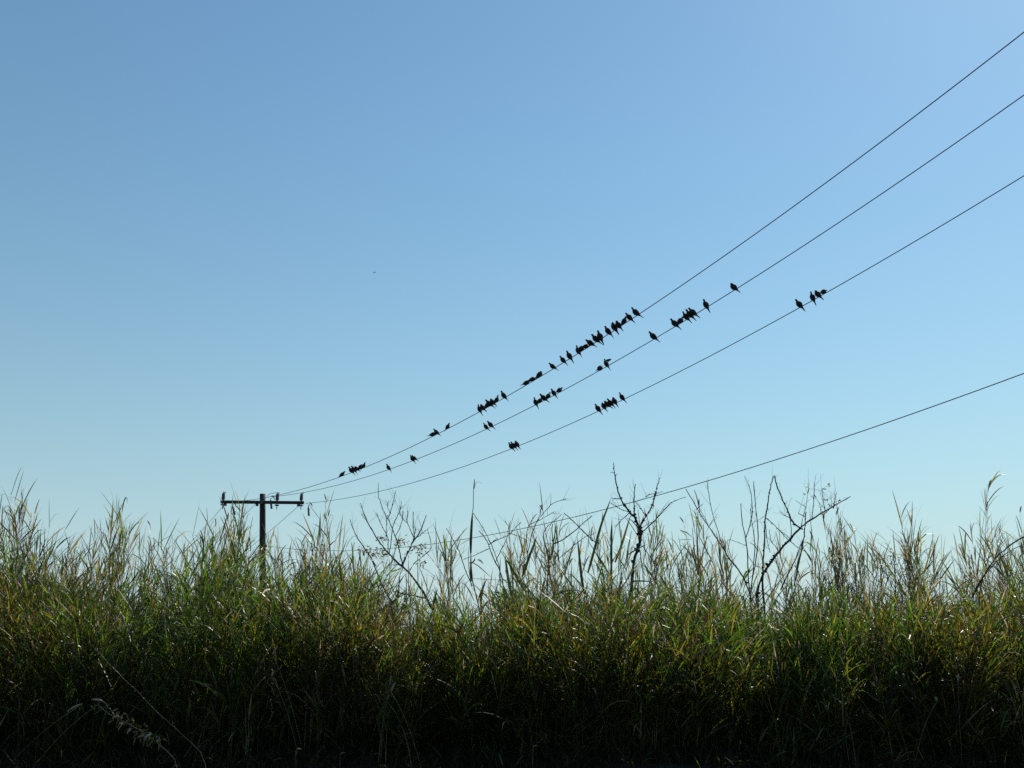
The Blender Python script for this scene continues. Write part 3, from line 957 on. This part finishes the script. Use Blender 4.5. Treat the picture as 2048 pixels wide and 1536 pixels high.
cane('reed', 'reed with narrow pointed dark green leaves amid the crossed twigs', z8,
     [(960, 1560), (950, 1400), (930, 1200)], 8.1, leaves=[
         ([(870, 1130), (900, 1060), (950, 900), (1000, 780), (1030, 690)], 8.2, 'reed'),
         ([(1530, 1320), (1500, 1150), (1475, 900), (1455, 700)], 8.5, 'reed'),
         ([(790, 1420), (750, 1300), (715, 1080), (690, 880)], 8.0, 'reed'),
         ([(440, 1500), (430, 1380), (450, 1260), (490, 1170)], 8.0, 'olive'),
         ([(430, 1520), (470, 1430), (540, 1360), (640, 1335), (740, 1355), (800, 1420)], 6.0, 'reed'),
         ([(640, 1240), (632, 1120), (640, 910)], 4.0, 'brown'),
         ([(710, 960), (760, 1040), (830, 1180), (960, 1380)], 6.5, 'reed'),
         ([(860, 1180), (960, 1290), (1010, 1420)], 5.5, 'reed'),
         ([(1130, 1420), (1240, 1300), (1420, 1270), (1520, 1290)], 5.0, 'reed'),
         ([(1200, 1440), (1210, 1250), (1280, 1100)], 5, 'olive')], rad=(2.0, 1.0), seed=5)
cane('reed', 'slim reed with three dark pointed leaves beneath the crossed twigs', z3,
     [(1500, 1300), (1490, 1150), (1495, 1020)], 8.3, leaves=[
         ([(1495, 1010), (1490, 860), (1480, 700), (1475, 540)], 4.6, 'brown'),
         ([(1490, 1000), (1460, 880), (1418, 740)], 4.8, 'reed'),
         ([(1505, 1010), (1550, 920), (1600, 860)], 3.5, 'straw'),
         ([(1240, 960), (1235, 860), (1245, 770)], 3.4, 'reed'),
         ([(1340, 720), (1400, 714), (1450, 716)], 2.2, 'straw'),
         ([(1345, 645), (1400, 660), (1448, 706)], 3.0, 'brown'),
         ([(1260, 960), (1330, 840), (1420, 720)], 3.6, 'straw'),
         ([(1470, 480), (1500, 455), (1535, 425)], 3.6, 'brown')], rad=(1.8, .8), seed=6)
# weed clump at right
woody('leafy_weed', 'weed with clusters of small brown leaves below the tall plumed tuft', 'weed', [
    ([(1010, 1330), (1015, 1180), (1020, 1050), (1010, 900), (1000, 830)], 1.8, .8),
    ([(1020, 1100), (1070, 1000), (1110, 940), (1160, 850)], 1.1, .6),
    ([(1015, 1150), (960, 1020), (920, 950), (860, 940)], 1.0, .6),
    ([(1020, 1000), (960, 900), (930, 860)], .8, .5),
], 8.4, z4, 'twig', seed=21, leafmat=('brown', 'olive'), leaflen=(0.016, 0.03), leaves=[
    (1010, 850, 18, 6), (960, 860, 10, 5), (1150, 855, 12, 4), (1090, 960, 18, 6), (900, 950, 16, 7), (860, 1040, 12, 5), (1030, 900, 12, 6), (1110, 1010, 12, 6), (960, 960, 14, 7)])

# fallen and leaning pieces on the dark front face, bottom left
z9 = zoomed(0, 1152, 4.0)
woody('fallen_stem', 'pale bare stem lying slantwise on the dark grass at lower left', 'stem', [
    ([(1670, 1465), (1400, 1210), (1300, 1130), (1170, 1000), (1080, 910), (960, 790), (840, 670), (760, 580)], .8, .6),
    ([(860, 690), (845, 660)], .9, .5),
], 6.45, z9, 'stem', seed=22, jitter=0.02, twigs=0)
woody('trailing_sprig', 'leafy trailing sprig low in the dark lower left corner', 'sprig', [
    ([(1430, 1480), (1300, 1370), (1200, 1290), (1050, 1190), (900, 1120), (780, 1030)], 1.1, .7),
    ([(940, 1110), (860, 1020), (830, 1000), (760, 980)], .9, .9),
], 6.4, z9, 'stem', seed=23, jitter=0.02, twigs=1, leafmat=('olive', 'straw'), leaflen=(0.02, 0.05), leaves=[
    (900, 1120, 12, 5), (980, 1150, 18, 6), (1050, 1180, 18, 6), (1120, 1220, 18, 6), (1180, 1280, 16, 6), (1240, 1330, 14, 6)])


def lone_head(label, px, py, Y, dx, dz, L=0.1, stalk=0.35):
    p = P(px, py, Y)
    bx = p[0] + dx * 0.6
    by = Y + 0.15
    root = np.array([bx, by, float(ground(bx, by))])
    e = empty('seed_stalk', root, label, 'seed stalk', 'pale seed heads on the dark front face')
    g = Geo()
    k = np.linspace(0, 1, 6)[:, None]
    q = (root - root) * (1 - k) + (p - root) * k + np.array([0, 0, 0.06]) * np.sin(np.pi * k)
    g.poly(q, 0.0016, 0, 4)
    link('stem', g.mesh('stem', True), M['stem'], e)
    seed_head(e, q[-1], (dx, -0.2, dz), L, 0.007)
    return e


lone_head('drooping white seed head, leftmost in the dark lower left', 165, 1408, 6.4, -1.0, -0.25, 0.085)
lone_head('pale seed head just above the leafy trailing sprig', 205, 1402, 6.4, -0.9, 0.35, 0.07)
lone_head('white upright seed head on the shaded face below the pole', 546, 1311, 6.7, 0.35, 1.0, 0.09)
lone_head('small white seed head beside the pale green arching tuft', 543, 1353, 6.7, 0.3, 1.0, 0.055)
lone_head('white seed head above the small centre sprig', 782, 1384, 6.6, 0.35, 1.0, 0.085)
lone_head('short fat white seed head low at the right', 1916, 1362, 6.6, 0.05, 1.0, 0.055)
lone_head('small pale seed head lower left of the short fat white one', 1874, 1403, 6.6, -0.25, 1.0, 0.04)
lone_head('curved white seed head in the right half, left of the upright pale sprig', 1487, 1325, 6.8, 0.5, 0.8, 0.075)

for k, (px, py, lab) in enumerate([(598, 1497, 'pale dry leaf scrap low in the dark foreground, left of its neighbour'),
                                   (686, 1505, 'pale dry leaf scrap at the bottom, right of its neighbour'),
                                   (1072, 1491, 'pale dry leaf scrap alone at the bottom centre'),
                                   (772, 1529, 'pale dry leaf scrap touching the bottom edge of the picture'),
                                   (352, 1531, 'pale dry leaf scrap at the bottom edge, below the trailing sprig')]):
    Y = 6.35
    c = P(px, py, Y)
    g = Geo()
    d = np.array([1.0, 0.2, 0.25 * (1 if k % 2 else -0.4)])
    d /= np.linalg.norm(d)
    t = np.linspace(-0.5, 0.5, 5)
    pts = d[None] * (t * 0.034)[:, None] + np.array([0, 0, -1.0]) * ((t * 2) ** 2 * 0.004)[:, None]
    g.ribbons(pts[None], np.array([[.002, .0055, .0055, .003, 0]]), unit(np.array([[0.1, -0.8, 0.6]])), 0)
    # its thin stalk holds it among the grass
    g.poly(np.array([pts[0], pts[0] + [-.004, .05, -.12], pts[0] + [-.01, .1, float(ground(c[0], Y + .1)) - c[2]]]), 0.001, 0, 4)
    o = link('dry_leaf', g.mesh('dry_leaf'), M['pale'])
    o.location = c
    tag(o, lab, 'leaf', 'pale leaf scraps at the foot of the bank')

# ------------------------------------------------------------------ utility pole
PY = 36.0
top = P(525.3, 988, PY)
foot_dir = P(525.0, 1170, PY)
bx = foot_dir[0] + (foot_dir[0] - top[0]) * ((foot_dir[2] - 0) / (top[2] - foot_dir[2]))
gz = float(ground(bx, PY))
pole_base = np.array([bx, PY, gz])
pole = empty('utility_pole', pole_base, 'dark wooden utility pole with one crossarm, standing behind the grass', 'utility pole')
axis_v = top - pole_base
bm = bmesh.new()
seg = 16
prev = None
for k in range(13):
    f = k / 12
    c = axis_v * f - np.array([0, 0, 0.3 if k == 0 else 0])
    rr = 0.130 - 0.028 * f
    ring = [bm.verts.new((c[0] + rr * math.cos(2 * math.pi * i / seg), c[1] + rr * math.sin(2 * math.pi * i / seg), c[2])) for i in range(seg)]
    if prev:
        for i in range(seg):
            bm.faces.new((prev[i], prev[(i + 1) % seg], ring[(i + 1) % seg], ring[i]))
    prev = ring
bm.faces.new(prev)
bm_obj('post', bm, M['wood'], pole, True)

armL = P(443.5, 1005.2, PY - 0.30)
armR = P(610.0, 1006.8, PY + 0.32)
off = np.array([0, -0.165, 0])
armL, armR = armL + off, armR + off
ad = Vector(armR - armL)
alen = ad.length
yaw = math.atan2(ad.y, ad.x)
rot = Matrix.Rotation(yaw, 3, 'Z') @ Matrix.Rotation(-math.asin(ad.z / alen), 3, 'Y')
bm = bmesh.new()
box(bm, (armL + armR) / 2 - pole_base, (alen, 0.10, 0.105), rot, 0.012)
arm = bm_obj('crossarm', bm, M['armwood'], pole)


def on_arm(px):
    f = (px - 443.5) / 166.5
    return armL + (armR - armL) * f - pole_base


ins_prof = [(.020, 0), (.024, .03), (.052, .045), (.056, .06), (.040, .085), (.038, .1), (.054, .112), (.054, .128), (.038, .15), (.038, .165), (.052, .178), (.052, .194),
            (.036, .215), (.036, .228), (.050, .24), (.048, .258), (.034, .275), (.040, .29), (.040, .31), (.020, .325)]
ins_prof = [(r_ * 1.3, z_ * 0.8) for r_, z_ in ins_prof]
ins0 = None
for px in (448.5, 555.5, 604.0):
    if ins0 is None:
        bm = bmesh.new()
        lathe(bm, ins_prof, 12)
        ins0 = bm_obj('insulator', bm, M['ceramic'], pole, True)
        ins = ins0
        bm = bmesh.new()
        lathe(bm, [(.014, -.30), (.014, -.06), (.028, -.055), (.028, .02), (.014, .02)], 8)
        box(bm, (0, 0, -0.155), (.13, .13, .035), None, .004)
        pin0 = bm_obj('pin', bm, M['steel'], ins0)
        bm = bmesh.new()
        lathe(bm, [(.012, .255), (.012, .28)], 8)
        box(bm, (0.03, 0, .285), (.10, .03, .028), Matrix.Rotation(0.25, 3, 'Y'), .004)
        clp0 = bm_obj('wire_clamp', bm, M['steel'], ins0)
    else:
        ins = ins0.copy()
        col.objects.link(ins)
        ins.parent = pole
        for ch in (pin0, clp0):
            c2 = ch.copy()
            col.objects.link(c2)
            c2.parent = ins
    ins.location = on_arm(px) + np.array([0, 0, 0.055])
# hardware: through-bolt plates at the pole, end brackets where the lines are dead-ended
for px in (452, 515, 598):
    bm = bmesh.new()
    box(bm, on_arm(px) + np.array([0, 0.075, -0.06]), (.10, .06, .13), rot, .006)
    bm_obj('bracket', bm, M['steel'], pole)
bm = bmesh.new()
box(bm, on_arm(525.3) + np.array([0, -0.06, 0]), (.12, .03, .12), rot, .004)
lathe(bm, [(.02, 0), (.02, .05)], 8)
bm.verts.ensure_lookup_table()
bm_obj('bolt_plate', bm, M['steel'], pole)
bm = bmesh.new()
q = P(531, 1092, PY) - pole_base
box(bm, q + np.array([0, -.02, 0]), (.10, .12, .09), None, .006)
bm_obj('neutral_bracket', bm, M['steel'], pole)
# brace straps under the arm (short, close to the pole)
# ------------------------------------------------------------------ power lines
PHI = -0.982887
FIT = dict(A=((-9.9714, 35.7375, 5.2943), -0.109324, 0.006293), B=((-8.6859, 36.03, 5.5141), -0.103576, 0.006068),
           C=((-7.3536, 36.3225, 5.3341), -0.09208, 0.005598), D=((-8.6958, 36.0, 3.8169), -0.145285, 0.004955))


def wire_pt(w, s):
    p0, m_, q_ = FIT[w]
    s = np.asarray(s, float)
    return np.stack([p0[0] + s * math.cos(PHI), p0[1] + s * math.sin(PHI), p0[2] + EYE + m_ * s + q_ * s * s], -1)


def to_image(p):
    p = np.asarray(p) - np.array([0, 0, EYE])
    dep = CP * p[..., 1] + SP * p[..., 2]
    up = -SP * p[..., 1] + CP * p[..., 2]
    return 1024 + FPX * p[..., 0] / dep, 768 - FPX * up / dep


WR = 0.0075
S = np.linspace(0, 34, 90)
for w, lab in (('A', 'highest of the four wires, crowded with perching doves'),
               ('B', 'middle bird-lined wire, second from the top'),
               ('C', 'third wire from the top, with three groups of doves'),
               ('D', 'lowest wire, without birds, dipping behind the grass tips')):
    g = Geo()
    pts = wire_pt(w, S)
    c = pts[0].copy()
    g.poly(pts - c, WR if w != 'D' else 0.0068, 0, 6)
    o = link('power_line', g.mesh('power_line', True), M['wire'])
    o.location = c
    tag(o, lab, 'wire', 'wires running from the pole to the right')
# spans that leave the pole towards the next one, away from the camera on the left
far_top = P(200, 1215, 95.0)
for (px, py, dx, sag, lab) in ((447.5, 1011, -1.3, 1.5, 'wire going down left from the left end of the crossarm'),
                               (511, 1008, -0.2, 1.5, 'wire going down left from the crossarm close beside the pole'),
                               (596, 1013, 1.2, 1.5, 'wire going down left from the right end, passing behind the pole'),
                               (516, 1101, 0.0, 1.2, 'faint low wire going down left from the middle of the pole')):
    a = P(px, py, PY + 0.1)
    b = far_top + np.array([dx, 0.4 * dx, -1.55 if py > 1050 else 0])
    t = np.linspace(0, 1, 40)[:, None]
    pts = a * (1 - t) + b * t - np.array([0, 0, 1.0]) * (4 * sag * t * (1 - t))
    g = Geo()
    g.poly(pts - a, WR, 0, 5)
    o = link('power_line', g.mesh('power_line', True), M['wire'])
    o.location = a
    tag(o, lab, 'wire', 'wires running from the pole to the far left')
# jumper loop over the pole top
pa = np.array([P(534, 991, PY - .1), P(541, 987.5, PY - .12), P(548, 985.8, PY - .13), P(554.5, 985.6, PY - .1)])
g = Geo()
g.poly(pa - pole_base, 0.008, 0, 5)
link('jumper_wire', g.mesh('jumper_wire', True), M['wire'], pole)


# arresters that hang from the line ends
def arrester(label, hook, a, b):
    hk, p0, p1 = P(*hook, PY - .25), P(*a, PY - .25), P(*b, PY - .25)
    e = empty('surge_arrester', p0, label, 'arrester', 'dark arresters hanging beside the crossarm')
    d = Vector(p1 - p0)
    L = d.length
    q = d.to_track_quat('Z', 'Y').to_matrix().to_4x4()
    prof = [(.015, 0), (.03, .02)]
    nsh = 7
    for k in range(nsh):
        z = .03 + (L - .06) * k / (nsh - 1)
        prof += [(.032, z), (.048, z + .008), (.032, z + .02)]
    prof += [(.012, L)]
    bm = bmesh.new()
    lathe(bm, prof, 10)
    bmesh.ops.transform(bm, matrix=q, verts=bm.verts)
    bm_obj('arrester_body', bm, M['polymer'], e, True)
    g = Geo()
    h = hk - p0
    g.poly(np.array([[0, 0, 0], h * .45 + np.array([-.03, 0, .0]), h]), 0.014, 0, 6)
    g.poly(np.array([h + [-.03, 0, .05], h + [.03, 0, .03], h + [.06, 0, -.03], h + [.07, 0, -.09]]), [.02, .026, .018, .01], 0, 6)
    link('clamp', g.mesh('clamp', True), M['steel'], e)
    return e


arrester('left arrester hanging under the crossarm, tilted outward', (468, 1008.5), (465.5, 1013), (470, 1030))
arrester('middle arrester hanging just right of the pole', (545, 994.5), (541, 1000), (543.3, 1018))
arrester('right arrester hanging beyond the end of the crossarm', (620.5, 1008.5), (617, 1014), (617.8, 1032))


# ------------------------------------------------------------------ doves
def loft(spine, seg=10):
    """spine: list of (x, z, half height, half width); returns a bmesh with a continuous body"""
    bm = bmesh.new()
    P_ = np.array([(s[0], s[1]) for s in spine])
    T = np.gradient(P_, axis=0)
    T /= np.linalg.norm(T, axis=1, keepdims=True)
    rings = []
    for (x, z, h, w), (tx, tz) in zip(spine, T):
        nxn, nzn = -tz, tx
        rings.append([bm.verts.new((x + nxn * h * math.sin(a), w * math.cos(a), z + nzn * h * math.sin(a))) for a in [2 * math.pi * i / seg for i in range(seg)]])
    for a, b in zip(rings, rings[1:]):
        for i in range(seg):
            bm.faces.new((a[i], a[(i + 1) % seg], b[(i + 1) % seg], b[i]))
    bm.faces.new(rings[0][::-1])
    bm.faces.new(rings[-1])
    return bm


POSE = {
    # head .. body .. tail (x forward, z up, half height, half width); feet at the origin on the wire
    'upright': [(.082, .163, .004, .004), (.076, .165, .014, .013), (.062, .163, .021, .018), (.050, .148, .020, .0175), (.043, .130, .021, .019), (.034, .108, .033, .030),
                (.018, .078, .043, .039), (-.004, .046, .043, .038), (-.030, .016, .033, .030), (-.052, -.012, .021, .022), (-.070, -.038, .011, .018), (-.098, -.078, .006, .016), (-.128, -.122, .003, .008)],
    'alert': [(.066, .186, .004, .004), (.061, .188, .013, .012), (.048, .187, .020, .017), (.040, .172, .0165, .0145), (.036, .150, .0155, .015), (.032, .124, .026, .025),
              (.020, .090, .040, .036), (-.002, .052, .043, .038), (-.028, .018, .033, .030), (-.052, -.014, .020, .021), (-.070, -.040, .010, .017), (-.098, -.082, .006, .015), (-.130, -.128, .003, .008)],
    'hunched': [(.064, .124, .004, .004), (.060, .128, .013, .013), (.050, .134, .021, .019), (.040, .130, .027, .024), (.034, .116, .034, .029), (.028, .096, .041, .036),
                (.012, .070, .046, .042), (-.008, .044, .044, .040), (-.032, .018, .033, .031), (-.054, -.008, .021, .022), (-.074, -.032, .011, .018), (-.102, -.066, .006, .016), (-.132, -.104, .003, .008)],
    'level': [(.112, .106, .004, .004), (.107, .110, .013, .012), (.094, .113, .020, .017), (.080, .104, .0175, .016), (.068, .094, .0205, .019), (.048, .082, .034, .031),
              (.022, .066, .042, .039), (-.008, .048, .040, .037), (-.042, .030, .031, .029), (-.072, .014, .020, .021), (-.094, .002, .010, .018), (-.128, -.018, .006, .016), (-.166, -.042, .003, .008)],
}


def dove(pose, raised=False):
    sp = [(x, z, h * F_, w * F_) for (x, z, h, w), F_ in zip(POSE[pose], [1, 1.1, 1.15, 1.2, 1.25, 1.34, 1.4, 1.4, 1.4, 1.3, 1.15, 1.05, 1.0])]
    q9 = sp[9]
    sp = sp[:10] + [(q9[0] + (x - q9[0]) * .86, q9[1] + (z - q9[1]) * .86, h, w) for x, z, h, w in sp[10:]]
    e = bpy.data.objects.new('dove', None)
    e.empty_display_size = 0.05
    col.objects.link(e)
    bm = loft(sp)
    bm_obj('body', bm, M['plumage'], e, True)
    # beak
    hx, hz = sp[2][0], sp[2][1]
    bm = bmesh.new()
    tip = bm.verts.new((sp[0][0] + .016, 0, sp[0][1] - .006))
    ring = [bm.verts.new((sp[0][0] - .003, .0035 * math.cos(a), sp[0][1] + .0038 * math.sin(a))) for a in [2 * math.pi * i / 6 for i in range(6)]]
    for i in range(6):
        bm.faces.new((ring[i], ring[(i + 1) % 6], tip))
    bm.faces.new(ring[::-1])
    bm_obj('beak', bm, M['horn'], e)
    sh = np.array([sp[5][0], sp[5][1]])
    rp = np.array([sp[9][0], sp[9][1]])
    ax = rp - sh
    nrm = np.array([-ax[1], ax[0]])
    nrm /= np.linalg.norm(nrm)
    if nrm[1] < 0:
        nrm = -nrm
    for s in (-1, 1):
        bm = bmesh.new()
        if raised and s == -1:
            # lifted, half opened wing: a cambered blade with feather tips
            base = np.array([sp[5][0] - .005, s * .042, sp[5][1] - .005])
            rows = []
            for k in range(7):
                f = k / 6
                c = base + np.array([-.215 * f, s * (.02 + .03 * f), .115 * f + .018 * math.sin(3 * f)])
                wd = .060 * (1 - .55 * f ** 2)
                rows.append([bm.verts.new(c + np.array([.55 * wd, 0, .35 * wd])), bm.verts.new(c + np.array([0, 0, .008])), bm.verts.new(c + np.array([-.55 * wd, 0, -.75 * wd]))])
            for a, b in zip(rows, rows[1:]):
                for i in range(2):
                    bm.faces.new((a[i], a[i + 1], b[i + 1], b[i]))
            bmesh.ops.solidify(bm, geom=bm.faces[:], thickness=.005)
        else:
            rings = []
            for k in range(8):
                f = k / 7
                c2 = sh + ax * (f * 1.16) + nrm * (.006 - .002 * f)
                h = .036 * math.sin(math.pi * min(1, .14 + f * .86) ** .8) + .0012
                yw = s * (np.interp(f, [0, .25, .6, 1], [.032, .051, .037, .011]))
                th = .006 * math.sin(math.pi * (.12 + .85 * f)) + .001
                rings.append([bm.verts.new((c2[0] + nrm[0] * h * math.sin(a), yw + th * math.cos(a), c2[1] + nrm[1] * h * math.sin(a))) for a in [2 * math.pi * i / 8 for i in range(8)]])
            for a, b in zip(rings, rings[1:]):
                for i in range(8):
                    bm.faces.new((a[i], a[(i + 1) % 8], b[(i + 1) % 8], b[i]))
            bm.faces.new(rings[0][::-1])
            bm.faces.new(rings[-1])
        bm_obj('wing', bm, M['wing'], e, True)
        g = Geo()
        y = s * .013
        g.poly(np.array([[.004, y, .018], [.002, y, .006], [.0, y, .001]]), [.005, .003, .0025], 0, 5)
        for dy in (-.006, .0, .006):
            g.poly(np.array([[.0, y, .002], [.012, y + dy, .001], [.013, y + dy * 1.4, -.009]]), [.002, .0017, .001], 0, 4)
        g.poly(np.array([[.0, y, .002], [-.010, y, .000], [-.011, y, -.008]]), [.002, .0017, .001], 0, 4)
        link('leg', g.mesh('leg'), M['horn'], e)
    return e


protos = {}


def place(pose, raised, loc, heading, tilt, size, label):
    key = (pose, raised)
    if key not in protos:
        root = dove(pose, raised)
        protos[key] = root
    else:
        src = protos[key]
        root = src.copy()
        col.objects.link(root)
        for ch in src.children:
            c = ch.copy()
            col.objects.link(c)
            c.parent = root
    root.location = loc
    root.rotation_euler = (0, tilt, heading)
    root.scale = (size, size, size)
    tag(root, label, 'bird', 'doves perching on the wires')
    return root


ORD = ['first', 'second', 'third', 'fourth', 'fifth', 'sixth']
TOPW, MIDW, LOWW = 'on the top wire', 'on the middle wire', 'on the third wire'
# (pixel x at the feet, facing, pose, label)
BIRDS = dict(
    A=[(683, 'r', 'upright', 'lone dove nearest the pole on the top wire'),
       (703, 'l', 'upright', 'leftmost dove of the huddle of five near the pole, top wire'),
       (708, 'l', 'upright', 'second dove from the left in the huddle of five, top wire'),
       (714, 'l', 'hunched', 'middle hunched dove of the huddle of five near the pole, top wire'),
       (720, 'r', 'hunched', 'fourth dove from the left in the huddle of five, top wire'),
       (727, 'r', 'upright', 'rightmost upright dove of the huddle of five near the pole, top wire'),
       (865, 'r', 'level', 'crouching dove with its tail to the left, beside an upright one, top wire'),
       (874, 'l', 'upright', 'upright dove just right of the crouching one on the top wire'),
       (895, 'r', 'upright', 'single dove facing right, between a pair and a huddle of six, top wire'),
       (959, 'l', 'alert', 'leftmost dove, neck raised, of the huddle of six on the top wire'),
       (966, 'l', 'hunched', 'second dove from the left in the huddle of six, top wire'),
       (974, 'r', 'upright', 'third dove from the left in the huddle of six, top wire'),
       (980, 'l', 'upright', 'fourth dove from the left in the huddle of six, top wire'),
       (986, 'l', 'hunched', 'fifth dove from the left in the huddle of six, top wire'),
       (993, 'r', 'alert', 'rightmost dove, head high, of the huddle of six on the top wire'),
       (1008, 'l', 'upright', 'single dove close right of the huddle of six on the top wire'),
       (1052, 'r', 'level', 'leftmost of three crouching doves in a line on the top wire'),
       (1064, 'r', 'level', 'middle of three crouching doves in a line on the top wire'),
       (1078, 'r', 'hunched', 'rightmost of three crouching doves in a line on the top wire'),
       (1107, 'l', 'upright', 'dove alone right of the three crouching doves, top wire'),
       (1127, 'l', 'upright', 'left dove of the spaced pair halfway along the top wire'),
       (1139, 'l', 'upright', 'right dove of the spaced pair halfway along the top wire'),
       (1156, 'l', 'alert', 'upright dove at the left end of a merged row of four, top wire'),
       (1163, 'r', 'level', 'second dove of the merged row of four, low on the top wire'),
       (1171, 'r', 'level', 'third dove of the merged row of four, low on the top wire'),
       (1181, 'l', 'level', 'stretched dove at the right end of a merged row of four, top wire'),
       (1193, 'l', 'upright', 'left dove of the close pair right of the merged row, top wire'),
       (1200, 'l', 'upright', 'right dove of the close pair right of the merged row, top wire'),
       (1217, 'l', 'upright', 'single dove between the close pair and the overlapping pair, top wire'),
       (1229, 'l', 'hunched', 'hunched left dove of the overlapping pair on the top wire'),
       (1237, 'l', 'hunched', 'hunched right dove of the overlapping pair on the top wire'),
       (1248, 'r', 'upright', 'third dove from the right on the top wire, facing right'),
       (1260, 'l', 'upright', 'second dove from the right on the top wire, broad bodied'),
       (1274, 'l', 'alert', 'rightmost dove on the top wire, slim with raised head')],
    B=[(777, 'l', 'upright', 'lone dove nearest the pole on the middle wire'),
       (825, 'l', 'upright', 'left dove of the first pair from the pole, middle wire'),
       (830, 'l', 'upright', 'right dove of the first pair from the pole, middle wire'),
       (973, 'l', 'alert', 'left dove of the second pair from the pole, middle wire'),
       (982, 'l', 'upright', 'right dove of the second pair from the pole, middle wire'),
       (1071, 'l', 'alert', 'leftmost dove of the loose group of six, middle wire'),
       (1078, 'r', 'hunched', 'second dove from the left in the loose group of six, middle wire'),
       (1089, 'l', 'upright', 'third dove from the left in the loose group of six, middle wire'),
       (1096, 'r', 'upright', 'fourth dove, leaning right, in the loose group of six, middle wire'),
       (1108, 'l', 'upright', 'fifth dove from the left in the loose group of six, middle wire'),
       (1119, 'r', 'level', 'rightmost crouching dove of the loose group of six, middle wire'),
       (1199, 'r', 'hunched', 'round hunched dove left of the one with a raised wing'),
       (1213, 'l', 'alert', 'dove lifting one wing on the middle wire'),
       (1308, 'l', 'upright', 'single dove between the raised wing and a group of five, middle wire'),
       (1351, 'l', 'upright', 'leftmost dove of the group of five on the middle wire'),
       (1360, 'r', 'upright', 'second dove of the group of five on the middle wire, facing right'),
       (1373, 'l', 'alert', 'third dove of the group of five on the middle wire'),
       (1381, 'l', 'upright', 'fourth dove from the left in the group of five, middle wire'),
       (1388, 'l', 'upright', 'rightmost dove of the group of five on the middle wire'),
       (1412, 'l', 'upright', 'second dove from the right on the middle wire, sitting alone'),
       (1469, 'l', 'hunched', 'rightmost dove on the middle wire, plump and alone')],
    C=[(1023, 'l', 'upright', 'left dove of the tight trio nearest the pole, third wire'),
       (1028, 'l', 'upright', 'middle dove of the tight trio nearest the pole, third wire'),
       (1034, 'l', 'hunched', 'right dove of the tight trio nearest the pole, third wire'),
       (1197, 'l', 'upright', 'leftmost dove of the middle group of six on the third wire'),
       (1208, 'l', 'hunched', 'second dove from the left in the middle group, third wire'),
       (1216, 'l', 'hunched', 'third dove from the left in the middle group, third wire'),
       (1222, 'l', 'upright', 'fourth dove from the left in the middle group, third wire'),
       (1229, 'l', 'hunched', 'fifth dove from the left in the middle group, third wire'),
       (1245, 'l', 'alert', 'slim upright dove at the right end of the middle group, third wire'),
       (1600, 'l', 'upright', 'leftmost of the four doves farthest right on the third wire'),
       (1625, 'l', 'alert', 'second of the four doves farthest right on the third wire'),
       (1637, 'l', 'hunched', 'third of the four doves farthest right on the third wire'),
       (1647, 'r', 'level', 'stretching dove at the far right end of the third wire')])
SS = np.linspace(0, 34, 6000)
br = random.Random(5)
for w, rows in BIRDS.items():
    xs, _ = to_image(wire_pt(w, SS))
    for (px, face, pose, lab) in rows:
        s = SS[np.argmin(np.abs(xs - px))]
        p = wire_pt(w, s)
        head = PHI - math.pi / 2 if face == 'l' else PHI + math.pi / 2
        head += R(br.uniform(-20, 20)) + (R(-14) if face == 'l' else R(-12))
        place(pose, 'lifting' in lab, (p[0], p[1], p[2] + WR), head, R((6 if pose != 'level' else 0) + br.uniform(-12, 12)), br.uniform(0.88, 1.08) * 0.85, lab)

# tiny distant flying things
for (px, py, Y, sc, lab) in ((749, 545, 120.0, 1.0, 'tiny distant bird flying alone in the empty sky'),):
    c = P(px, py, Y)
    e = empty('flying_bird', c, lab, 'bird')
    bm = loft([(.20, 0, .01, .01), (.16, .01, .035, .03), (.08, .0, .05, .05), (-.06, 0, .04, .04), (-.14, 0, .015, .03), (-.22, 0, .006, .05)], 8)
    bm_obj('body', bm, M['plumage'], e, True)
    for s in (-1, 1):
        bm = bmesh.new()
        rows = []
        for k in range(5):
            f = k / 4
            y = s * (.03 + .36 * f)
            z = .04 * math.sin(f * 2.2)
            rows.append([bm.verts.new((.08 - .10 * f * f, y, z)), bm.verts.new((-.08 - .03 * f + .02 * f * f, y, z))])
        for a, b in zip(rows, rows[1:]):
            bm.faces.new((a[0], a[1], b[1], b[0]))
        bmesh.ops.solidify(bm, geom=bm.faces[:], thickness=.008)
        bm_obj('wing', bm, M['wing'], e)
    e.rotation_euler = (0, 0, R(60))
    e.scale = (0.7, 0.7, 0.7)
